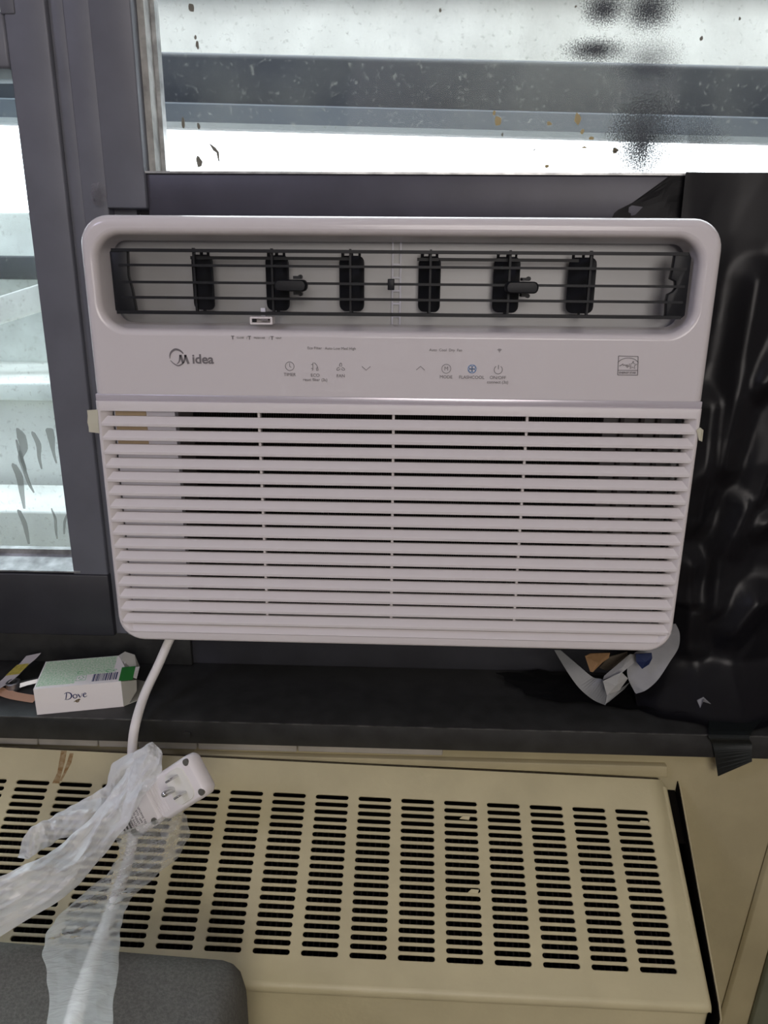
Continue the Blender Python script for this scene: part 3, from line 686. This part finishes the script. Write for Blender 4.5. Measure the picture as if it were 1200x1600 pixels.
MB().loft([pl_loop(.001, -.012, -PL/2 + .012, -.0044, PW*.93), pl_loop(0, -.0035, -PL/2 + .012, -.0044, PW*.93), pl_loop(.001, -.0015, -PL/2 + .012, -.0044, PW*.93), pl_loop(.0022, -.0004, -PL/2 + .012, -.0044, PW*.93)], True, True).build('plug_body', m_plug, pg, smooth=True)
MB().loft([pl_loop(0, 0.0003, .016, .036, .026), pl_loop(0.0004, .0013, .016, .036, .026)], True, True).build('raised_face', m_plug2, pg, smooth=True)
for y in (.0072, -.0062):
    MB().box((.0245, y - .0008, .001), (.0300, y + .0008, .0110)).build('prong', m_steel, pg, bevel=.0005)
MB().tube([(.0195, .0005, .001), (.0195, .0005, .011), (.0195, .0005, .0128), (.0195, .0005, .0135)], [.0023, .0023, .0018, .0008], 12).build('prong', m_steel, pg, smooth=True)
for (x, y) in ((PL/2 - .0045, PW/2 - .0045), (PL/2 - .0045, -PW/2 + .0045), (-.011, PW/2 - .0048), (-.011, -PW/2 + .0048), (-.034, .012), (-.034, -.011)):
    MB().tube([(x, y, -.002), (x, y, .0006), (x, y, .0008), (x, y, .0006)], [.0026, .0026, .0018, .0005], 14).build('screw', m_screw, pg, smooth=True)
for k in range(5): MB().box((-.004 + .0022*(k + 1) - .0004, -.011, .0003), (-.004 + .0022*(k + 1) + .0004, .011, .0007)).build('grip_rib', m_plug, pg)
for i, s in enumerate(('CONFORMS TO', 'UL STD 1699', 'PRESS RESET', 'BEFORE EACH', 'USE 125V')):
    text('lettering', s, .0026, m_grey, pg, Matrix.Translation((-.0195 - i*.0032, -.001, -.0003)) @ Matrix.Rotation(-math.pi/2, 4, 'Z'))
MB().loft([[Vector((x, y*k, z*k - .008)) for y, z in rrect(-.012, .012, -.007, .007, .004, 3)] for x, k in ((-PL/2 + .012, 1), (-PL/2 + .002, .8), (-PL/2 - .016, .5))], True, True).build('strain_relief', m_plug, pg, smooth=True)
for k in range(3): MB().box((-PL/2 + .010 - k*.0035, -.009, -.0008), (-PL/2 + .0110 - k*.0035, -.002, .0)).build('relief_slot', m_screw, pg)

# ------------------------------------------------------------------ the clear bag
bag = empty('plastic_bag', P(200, 1330, -.14), 'crumpled translucent plastic bag wrapped round the plug and draped over the radiator', 'bag')
def tri(x): return abs((x % 2.0) - 1.0)
_dirs = [(random.uniform(0, math.pi), random.uniform(0, 9)) for _ in range(40)]
def crumple(x, y, seed, base=0.030, n=7, squash=0.55):   # folded film: straight creases at many angles and scales
    k = int(seed*3) % 30; w_ = noise.noise_vector(Vector((x*25, y*25, seed)))
    x = x + 0.006*w_.x; y = (y + 0.010*w_.y)*squash; h = 0; lam = base; a = 1.0
    for i in range(n):
        an, ph = _dirs[(k + i) % 40]; h += a*(tri((x*math.cos(an) + y*math.sin(an))/lam*2 + ph) - 0.5); lam *= 0.72; a *= 0.70
    return h
def lobe(name, left, right, m, bulge, amp, seed, nu=46, nv=90, back=True):
    ls = spline([P(*p) for p in left], 12); rs = spline([P(*p) for p in right], 12)
    def samp(L, t):
        f = t*(len(L) - 1); i = min(int(f), len(L) - 2); return L[i].lerp(L[i + 1], f - i)
    LEN = sum((ls[i + 1] - ls[i]).length for i in range(len(ls) - 1))
    b = MB()
    def fn(sgn):
        def q(u, v):
            p = samp(ls, v).lerp(samp(rs, v), u); wd = (samp(rs, v) - samp(ls, v)).length
            tc = (CAM - p).normalized(); k = math.sin(math.pi*u)**0.6
            # long folds that follow the lobe plus fine crumple
            h = bulge*wd*k*sgn + amp*(0.5 + .5*k)*crumple((u - .5)*wd, v*LEN, seed + (0 if sgn > 0 else 1.3))
            edge = 0.25*amp*noise.noise(Vector((v*14, seed, u*3)))
            return p + tc*h + (samp(rs, v) - samp(ls, v)).normalized()*edge*(1 if u in (0, 1) else .6)
        return q
    b.grid(fn(1), nu, nv)
    if back: b.grid(fn(-1), nu//2, nv//2)
    o = b.build(name, m, bag, smooth=False); o.location = -bag.location
    for p in o.data.polygons: p.use_smooth = True
    o.data.set_sharp_from_angle(angle=math.radians(30))
    return o
lobe('bag_arm', [(238,1159,-.085),(212,1175,-.088),(190,1215,-.095),(150,1268,-.12),(92,1322,-.15),(38,1352,-.18),(-50,1385,-.20)],
     [(252,1172,-.088),(252,1206,-.098),(225,1245,-.115),(190,1300,-.125),(150,1350,-.15),(96,1405,-.175),(-50,1492,-.215)], m_bag, 0.16, .0085, 2.0, 70, 190, False)
lobe('bag_flap', [(225,1168,-.080),(178,1192,-.080),(163,1228,-.085),(122,1254,-.10),(80,1276,-.115),(44,1298,-.13),(27,1340,-.14)],
     [(240,1185,-.083),(212,1225,-.090),(180,1262,-.10),(140,1292,-.115),(95,1312,-.125),(62,1330,-.135),(44,1343,-.14)], m_bag, 0.14, .0075, 5.0, 54, 120, False)
lobe('bag_tail', [(176,1304,-.118),(186,1325,-.122),(180,1350,-.14),(146,1383,-.165),(108,1416,-.185),(76,1450,-.225),(69,1490,-.268),(74,1545,-.328),(78,1625,-.375)],
     [(284,1268,-.100),(297,1303,-.105),(276,1340,-.125),(236,1376,-.150),(204,1405,-.175),(191,1440,-.218),(187,1490,-.264),(181,1545,-.322),(170,1625,-.37)], m_bag2, 0.13, .0085, 8.0, 70, 190, False)

# ------------------------------------------------------------------ sofa in the corner
sc0 = P(385, 1515, -0.205)
sf = empty('sofa', (-0.35, -0.26, -0.85), 'grey fabric sofa back standing against the radiator', 'sofa')
def sprof(x, dy, sh):
    pr = []
    for a in range(0, 91, 15): pr.append((-0.275 - 0.0 + 0.0, 0))
    prof = []
    Rb, Rf = 0.030, 0.052
    yb, yf, zt = -0.183 + dy, -0.320 + dy, -0.1150 - 0.030*(x + 0.33)
    for a in range(0, 91, 15): t = math.radians(a); prof.append((yb - Rb + Rb*math.cos(t), zt - Rb + Rb*math.sin(t)))
    for a in range(90, 181, 15): t = math.radians(a); prof.append((yf + Rf + Rf*math.cos(t), zt - Rf + Rf*math.sin(t)))
    prof += [(yf, -0.45), (yf, -0.84), (yb, -0.84), (yb, -0.45)]
    cy = (yb + yf)/2
    return [Vector((x, cy + (y - cy)*(1 - sh), z - sh*0.10*(1 if z > -.3 else 0))) for y, z in prof]
b = MB(); xs = [(-0.9, 0), (-0.106, 0), (-0.100, .012), (-0.095, .045), (-0.0915, .11), (-0.090, .2)]
b.loft([sprof(x, -0.006*(x + 0.33)/0.24, s) for x, s in xs], True, True)
o = b.build('backrest', m_sofa, sf, smooth=True); o.location = -sf.location
MB().box((-0.90, -0.80 + .26 + .02, 0.02), (0.10, 0.26 - .40, 0.30)).build('seat', m_sofa, sf, bevel=0.03) if False else None

# ------------------------------------------------------------------ things on the sill
ZSL = -0.0700
A = Vector((-0.3118, -0.0099, ZSL)); bx = Vector((-0.2409, 0.0069, ZSL)) - A; LB = bx.length; bx.normalize(); by = Vector((-bx.y, bx.x, 0)); DB = 0.050; HB = 0.0255
BMx = Matrix((bx, by, Vector((0, 0, 1)))).transposed().to_4x4(); BMx.translation = A
sb = empty('soap_carton', M=BMx, label='small white and green soap carton lying open on the black sill', cat='box')
c = MB(); t = .0004
c.box((0, 0, 0), (LB, DB, t)); c.box((0, 0, HB - t), (LB, DB, HB)); c.box((0, 0, t), (LB, t, HB - t)); c.box((0, DB - t, t), (LB, DB, HB - t)); c.box((0, t, t), (t, DB - t, HB - t))
c.build('carton_shell', m_card, sb)
tp = mat('green tinted print', (0.42, 0.66, 0.42), 0.5, var=0.5, vscale=700, col2=(0.72, 0.80, 0.66), thr=(0.44, 0.56))
MB().box((.001, .018, HB), (LB*.88, DB - .0006, HB + .00012)).build('printed_panel', tp, sb)
MB().box((.001, .004, HB), (LB*.45, .018, HB + .00012)).build('printed_panel', tp, sb)
MB().box((LB - .0020, .0012, HB - .0001), (LB + .0100, .0255, HB + .0003)).build('green_flap', m_green, sb)
bc_ = MB()
x = .0475
for k in range(17):
    wd = random.choice((.0003, .0005, .0009, .0012)); bc_.box((x, .0045, HB + .00005), (x + wd, .0175, HB + .0002)); x += wd + random.choice((.0003, .0005, .0008))
    if x > LB - .005: break
bc_.build('barcode', m_navy, sb)
# end flaps
def flap(pts, m, name='end_flap'):
    v = [Vector(p) for p in pts]; n = (v[1] - v[0]).cross(v[2] - v[0]).normalized()*.0003
    MB().loft([[q + n for q in v], [q - n for q in v]], True, True).build(name, m, sb)
flap([(LB, .0, HB), (LB, 0, 0), (LB + .0045, .004, .001), (LB + .011, .010, .009), (LB + .0115, .012, .019)], m_cardin)
flap([(LB, 0, .0005), (LB, DB, .0005), (LB + .018, DB*.75, .0012), (LB + .018, .010, .0012)], m_cardin)
flap([(LB + .009, .0065, HB), (LB + .009, .0235, HB), (LB + .0135, .026, HB - .001), (LB + .0125, .008, HB - .003)], m_card)
flap([(LB - .008, DB, HB), (LB - .002, DB + .001, HB + .003), (LB + .007, DB - .003, HB + .001), (LB + .012, DB - .014, HB - .006), (LB + .011, DB - .024, HB - .006), (LB + .0005, DB - .024, HB + .0005), (LB - .004, DB - .012, HB + .001)], m_cardin)
# printed name, handwritten-style serif strokes
ic = MB(); FM = BMx.inverted() @ BMx
def D_(pts, ws, n=5):
    L = spline([Vector((x, 0, z)) for x, z in pts], n); k = len(L); m = len(ws) - 1
    wl = []
    for i in range(k):
        t = i/(k - 1)*m; j = min(int(t), m - 1); wl.append(ws[j] + (ws[j+1] - ws[j])*(t - j))
    stroke(ic, [(v.x, v.z) for v in L], wl, (-.0002, .0002))
ox, oz, q = .0245, .0120, .00100
def F(pts): return [(ox + x*q, oz + z*q) for x, z in pts]
D_(F([(2.2, 6.8), (1.6, 4), (.9, 1)]), [.0009, .0008, .0007]); D_(F([(.2, 6.3), (2.5, 7.4), (5.2, 6.4), (6.0, 3.8), (4.6, 1.3), (2, .4), (-.2, .8)]), [.0003, .0006, .0009, .0013, .0008, .0004, .0003])
D_(F([(9.2, 4.9), (7.6, 4.3), (7.2, 2.4), (8.4, 1.0), (10.0, 1.8), (10.4, 3.7), (9.2, 4.9)]), [.0005, .0008, .0009, .0005, .0008, .0009, .0005])
D_(F([(11.2, 5.0), (12.0, 3.6), (12.8, 1.3)]), [.0004, .0011, .0006]); D_(F([(12.8, 1.3), (14.3, 3.2), (15.0, 5.2)]), [.0004, .0003, .0005])
D_(F([(15.6, 3.3), (18.0, 4.2), (17.6, 5.3), (16.2, 4.6), (15.7, 2.6), (16.9, 1.4), (18.8, 2.4)]), [.0003, .0005, .0006, .0008, .0010, .0006, .0003])
ic.build('name_print', m_navy, sb)
ic = MB(); D_(F([(7.0, -2.6), (9.0, -1.6), (11.5, -.6), (12.6, .1)]), [.0002, .0010, .0013, .0002]); D_(F([(8.2, -1.4), (9.6, -2.6), (11.0, -2.5), (11.8, -1.2)]), [.0002, .0012, .0010, .0002]); D_(F([(9.6, -.4), (11, -1.2), (12.9, -.6)]), [.0002, .0009, .0002])
ic.build('emblem_print', m_gold, sb)
# small recycling and care marks on the carton top
ic = MB(); TM = Matrix.Translation((0, 0, HB + .0001)) @ Matrix(((1,0,0,0),(0,0,1,0),(0,1,0,0),(0,0,0,1)))
for (x, y, r) in ((.0350, .0225, .0022), (.0595, .0215, .0020), (.0655, .0215, .0016)): stroke(ic, arc(x, y, r, 30, 300, 12), .0006, (0, .0001), TM)
for a in (0, 120, 240): stroke(ic, arc(.0375, .0125, .0022, a, a + 80, 5), .0007, (0, .0001), TM)
for x0, y0, x1, y1 in ((.0335, .0080, .0415, .0080), (.0335, .0170, .0415, .0170), (.0335, .0080, .0335, .0170), (.0415, .0080, .0415, .0170), (.050, .0225, .053, .0225), (.045, .0225, .047, .0225)): stroke(ic, [(x0, y0), (x1, y1)], .0003, (0, .0001), TM)
ic.build('care_marks', m_green2, sb)
for j in range(2):
    pass

# combination wrench: ring end left, shank running behind the carton
m_wr = mat('dull chrome', (0.40, 0.41, 0.42), 0.38, metal=1.0)
wr = empty('wrench', PZ(22, 1072, ZSL + .003), 'small chrome ring wrench lying on the sill left of the carton', 'wrench')
c0 = PZ(21, 1071, ZSL + .004); c1 = PZ(60, 1062, ZSL + .006); c1 = c0 + (c1 - c0).normalized()*.07
ringl = []
dx = (c1 - c0).normalized(); dyv = Vector((0, 0, 1)).cross(dx)
for i in range(25):
    a = 2*math.pi*i/24; r = dx*math.cos(a) + dyv*math.sin(a)
    ringl.append([c0 + r*ro + Vector((0, 0, zz)) for ro, zz in ((.0066, -.0035), (.0066, .0035), (.0058, .0042), (.0040, .0042), (.0040, -.0035))])
MB().loft(ringl).build('ring_end', m_wr, wr, smooth=True).location = -wr.location
sh_ = [[c0 + dx*t + dyv*(wd*s) + Vector((0, 0, zz)) for s, zz in ((-1, -.0018), (-.6, .0018), (.6, .0018), (1, -.0018))] for t, wd in ((.0055, .0040), (.012, .0026), (.070, .0024))]
MB().loft(sh_, True, True).build('shank', m_wr, wr, smooth=True).location = -wr.location
# curled paper strip with a yellow label
def ribbon(pts, wd, m, name, parent, tilt=.3):
    L = spline(pts, 6); lp = []
    for i, p in enumerate(L):
        t = (L[min(i+1, len(L)-1)] - L[max(i-1, 0)]).normalized(); s = Vector((0, 0, 1)).cross(t).normalized()*wd/2
        k = i/(len(L)-1); h = Vector((0, 0, tilt*wd))
        lp.append([p - s, p + s + h, p + s + h + Vector((0, 0, -.0003)), p - s + Vector((0, 0, -.0003))])
    return MB().loft(lp, True, True).build(name, m, parent, smooth=False)
st_ = empty('label_strip', PZ(30, 1045, ZSL), 'curled white paper strip with a yellow label at the left end of the sill', 'paper strip')
pts = [PZ(53, 1026, ZSL + .012), PZ(44, 1036, ZSL + .010), PZ(30, 1048, ZSL + .007), PZ(14, 1064, ZSL + .004), PZ(-6, 1078, ZSL + .002), PZ(-30, 1092, ZSL + .001)]
ribbon(pts, .0165, mat('soft white paper', (.62, .58, .58), .7), 'paper_band', st_).location = -st_.location
pts = [PZ(37.5, 1041, ZSL + .0089), PZ(30, 1048, ZSL + .0075), PZ(20, 1057.5, ZSL + .0057)]
ribbon(pts, .0166, mat('yellow label', (.62, .52, .10), .6, var=.35, vscale=300), 'yellow_label', st_).location = -st_.location
pe = empty('peach_strip', PZ(25, 1085, ZSL), 'flat peach coloured paper strip running under the soap carton', 'paper strip')
pts = [PZ(-30, 1072, ZSL + .003), PZ(-4, 1079, ZSL + .002), PZ(20, 1087, ZSL + .001), PZ(48, 1092, ZSL + .0008), PZ(56, 1093, ZSL + .0008)]
ribbon(pts, .0100, mat('peach paper', (.60, .36, .24), .6, bump=.3, bscale=400), 'paper_band', pe, .1).location = -pe.location

# ------------------------------------------------------------------ black plastic sheet round the right side
sh = empty('plastic_sheet', (0.30, 0.06, -0.07), 'crumpled glossy black plastic sheet right of the air conditioner', 'plastic sheet')
folds = [((0.288, 0.075), (0.30, 0.115), .010), ((0.262, 0.06), (0.268, -0.02), .010), ((0.30, 0.0), (0.318, 0.03), .012), ((0.318, 0.10), (0.35, 0.125), .010), ((0.285, 0.02), (0.285, 0.07), .008),
         ((0.31, 0.12), (0.325, 0.20), .009), ((0.275, 0.15), (0.285, 0.30), .008), ((0.30, 0.22), (0.34, 0.29), .010), ((0.262, 0.20), (0.262, 0.10), .008)]
def sheet(u, v):
    x = 0.222 + 0.30*u; z = -0.075 + 0.455*v; y = 0.050 + 0.017*v
    if v < 0.10: y -= 0.050*((0.10 - v)/0.10)**1.3; z = max(z, -0.0685)
    if z < 0.02: y += 0.022*max(0, 1 - (x - 0.222)/0.055)
    p = Vector((x, 0, z)); h = 0
    for a, b_, am in folds:
        A_ = Vector((a[0], 0, a[1])); B_ = Vector((b_[0], 0, b_[1])); t = max(0, min(1, (p - A_).dot(B_ - A_)/(B_ - A_).length_squared)); d_ = (p - (A_ + (B_ - A_)*t)).length
        h = max(h, am*max(0, 1 - d_/0.022)**1.2)
    k = min(1, max(0, (0.40 - z)/.1))*(0.35 + 0.65*min(1, max(0, (0.30 - z)/0.2)))
    h += k*0.0075*(crumple(x, z, 11.0, .10, 4, .6) + .6) + 0.002*noise.noise(Vector((x*14, 1, z*7)))
    return (x, y - h, z)
o = MB().grid(sheet, 90, 130).build('sheet', m_bin, sh); o.location = -sh.location
for p in o.data.polygons: p.use_smooth = True
def strip(u, v):                       # the length of film taped above the unit
    x0 = 0.155 + 0.030*v + 0.012*noise.noise(Vector((v*5, 2, 7)))
    x = x0 + (0.25 - x0)*u; z = 0.338 + (0.020 + 0.022*min(1, u*2.2))*v
    return (x, 0.0738 - 0.0015*(crumple(x, z, 6.0, .05, 4, 1.0) + .6), z)
o = MB().grid(strip, 60, 8).build('top_strip', m_bin2, sh); o.location = -sh.location
def skirt(u, v):                       # film under the unit, lying on the sill
    x0 = 0.100 + 0.030*v + 0.012*noise.noise(Vector((v*4, 3, 1)))
    x = x0 + (0.345 - x0)*u; y = 0.082 - 0.080*v*(0.60 + 0.40*u) + 0.006*noise.noise(Vector((u*7, v*2, 4))); z = -0.0690 + 0.0030*max(0, crumple(x, y, 4.0, .05, 5, 1.0) + .3)
    return (x, y, z)
o = MB().grid(skirt, 60, 30).build('skirt', m_bin2, sh); o.location = -sh.location
for p in o.data.polygons: p.use_smooth = True

# scraps stuffed under the unit
def sheetpoly(P, name, pts, m, parent, th=.0004, bend=0.0):
    v = [P(*p) if len(p) == 3 else Vector(p) for p in pts]
    c_ = sum(v, Vector())/len(v); n = Vector((0, -1, .2)).normalized()*th/2
    c_ = c_ + Vector((0, -bend, 0))
    b = MB(); k = len(v); b.v = [tuple(q + n) for q in v] + [tuple(q - n) for q in v] + [tuple(c_ + n), tuple(c_ - n)]
    for i in range(k):
        j = (i + 1) % k; b.f += [[i, j, 2*k], [k + j, k + i, 2*k + 1], [i, k + i, k + j, j]]
    return b.build(name, m, parent)
cf = empty('plastic_guard', P(960, 1060, .03), 'curved cloudy grey plastic flap hanging below the right corner of the unit', 'plastic flap')
def PB(x, y, Y): return P(x, y, Y - 0.018)
# a curved band: outer edge and inner edge
outer = [(866,1016,.05),(884,1046,.046),(904,1074,.040),(926,1093,.034),(946,1102,.030)]
inner = [(876,1016,.05),(904,1040,.047),(926,1058,.043),(943,1063,.039),(955,1083,.032)]
lo_, li_ = spline([PB(*p) for p in outer], 6), spline([PB(*p) for p in inner], 6)
MB().loft([[a, b, b + Vector((0, .0005, 0)), a + Vector((0, .0005, 0))] for a, b in zip(lo_, li_)], True, True).build('curved_band', m_flap, cf).location = -cf.location
m_gp = mat('grey white plastic', (0.24, 0.245, 0.26), 0.45, var=.15, vscale=60)
outer = [(1056,975,.048),(1062,990,.046),(1060,1012,.044),(1046,1035,.042),(1028,1062,.038),(1010,1078,.036),(994,1084,.034)]
inner = [(1040,975,.052),(1010,1012,.050),(992,1020,.050),(985,1034,.048),(980,1045,.046),(982,1062,.042),(992,1082,.035)]
lo_, li_ = spline([PB(*p) for p in outer], 6), spline([PB(*p) for p in inner], 6)
MB().loft([[a, b, b + Vector((0, .0005, 0)), a + Vector((0, .0005, 0))] for a, b in zip(lo_, li_)], True, True).build('wide_band', m_gp, cf).location = -cf.location
m_lt = mat('pale torn plastic', (0.36, 0.36, 0.34), .5, var=.15, vscale=60)
o = sheetpoly(PB, 'torn_corner', [(942,1064,.030),(971,1050,.031),(981,1060,.030),(968,1078,.026),(948,1086,.025)], m_lt, cf, bend=.003); o.location = -cf.location
o = sheetpoly(PB, 'rolled_edge', [(942,1062,.036),(944,1056,.038),(984,1022,.044),(993,1022,.043),(992,1034,.040),(972,1051,.035)], mat('grey rolled plastic', (0.28, 0.28, 0.27), .5), cf, bend=.002); o.location = -cf.location
o = sheetpoly(PB, 'lower_tongue', [(948,1086,.032),(970,1076,.034),(984,1066,.036),(976,1076,.033),(952,1096,.030),(946,1100,.029)], m_flap, cf); o.location = -cf.location
o = sheetpoly(PB, 'cardboard_scrap', [(914,1025,.052),(922,1021,.054),(953,1020,.054),(951,1028,.052),(941,1035,.048),(926,1050,.044),(922,1049,.044)], mat('tan cardboard', (.33, .19, .085), .8, var=.2, vscale=200), None, .001, .004); tag(o, 'torn tan cardboard scrap poking out below the unit', 'cardboard')
o = sheetpoly(PB, 'brown_paper', [(936,1043,.060),(952,1026,.060),(980,1018,.060),(981,1028,.058),(968,1040,.056),(948,1048,.056)], mat('brown paper', (.09, .07, .045), .7), None, .001, .002); tag(o, 'dark brown paper wad behind the tan cardboard scrap', 'paper')
o = sheetpoly(PB, 'blue_scrap', [(993,1022,.036),(1018,1020,.036),(1019,1028,.034),(1014,1038,.033),(1003,1045,.032),(994,1034,.034)], mat('dark blue plastic', (.012, .022, .075), .35), None, .001, .003); tag(o, 'dark blue plastic scrap on the grey flap under the unit', 'scrap')
o = sheetpoly(P, 'foil_bit', [(1089,1094,-.005),(1099,1089,-.004),(1111,1100,-.006),(1100,1092,-.008),(1094,1106,-.010)], m_gp, None, .0005); tag(o, 'small silvery torn bit on the black sheet above the sill', 'scrap')
# tape over the sill edge
tpz = empty('black_tape', P(1140, 1160, -.016), 'strip of black tape folded over the sill edge at right', 'tape')
L_ = [PZ(1110, 1112, ZSL + .002), PZ(1107, 1148, ZSL + .002), P(1113, 1162, -.0150), P(1117, 1180, -.0160), P(1122, 1213, -.0140)]
R_ = [PZ(1196, 1118, ZSL + .002), PZ(1172, 1149, ZSL + .002), P(1175, 1162, -.0150), P(1175, 1172, -.0165), P(1175, 1190, -.0185)]
L_, R_ = spline(L_, 5), spline(R_, 5)
MB().loft([[a, b, b + Vector((0, .0004, -.0002)), a + Vector((0, .0004, -.0002))] for a, b in zip(L_, R_)], True, True).build('tape_strip', m_btape, tpz).location = -tpz.location
# masking tape at the left edge of the unit, and a peeling bit at the right edge
L = [P(136, 641, .004), P(137, 650, .004), P(136.5, 660, .004), P(138.5, 668, .004), P(139, 675, .004)]
Rr = [P(152, 640, .0005), P(153, 650, .0005), P(153, 660, .0005), P(154, 668, .0005), P(155, 677, .0005)]
o = MB().loft([[a, b, b + Vector((0, .0004, 0)), a + Vector((0, .0004, 0))] for a, b in zip(L, Rr)], True, True).build('masking_tape', m_tape); tag(o, 'short piece of cream masking tape on the left edge of the unit', 'tape')
o = sheetpoly(P, 'tape_crumb', [(1088,672,-.0005),(1094,668,-.0005),(1099,672,.002),(1097,690,.002),(1092,688,.001)], m_tape, None, .0006, .001); tag(o, 'small peeling tape crumb on the right edge of the unit', 'tape')
# crumpled clear tape on the mullion
def crumb(u, v):
    a, q = 2*math.pi*u, v*(0.75 + 0.25*noise.noise(Vector((math.cos(2*math.pi*u)*2, math.sin(2*math.pi*u)*2, 5))))
    p = P(157 + 17*q*math.cos(a), 303 + 25*q*math.sin(a), .073); return p + Vector((0, -.003 - .006*(1 - v)*(crumple(p.x, p.z, 3.0, .016, 4, 1.0) + .8), 0))
o = MB().grid(crumb, 40, 14).build('film_scrap', film('clear scrap film', (.30, .29, .31), .22, .2)); tag(o, 'crumpled clear film scrap stuck to the mullion above the unit', 'scrap')
bpy.context.view_layer.update()
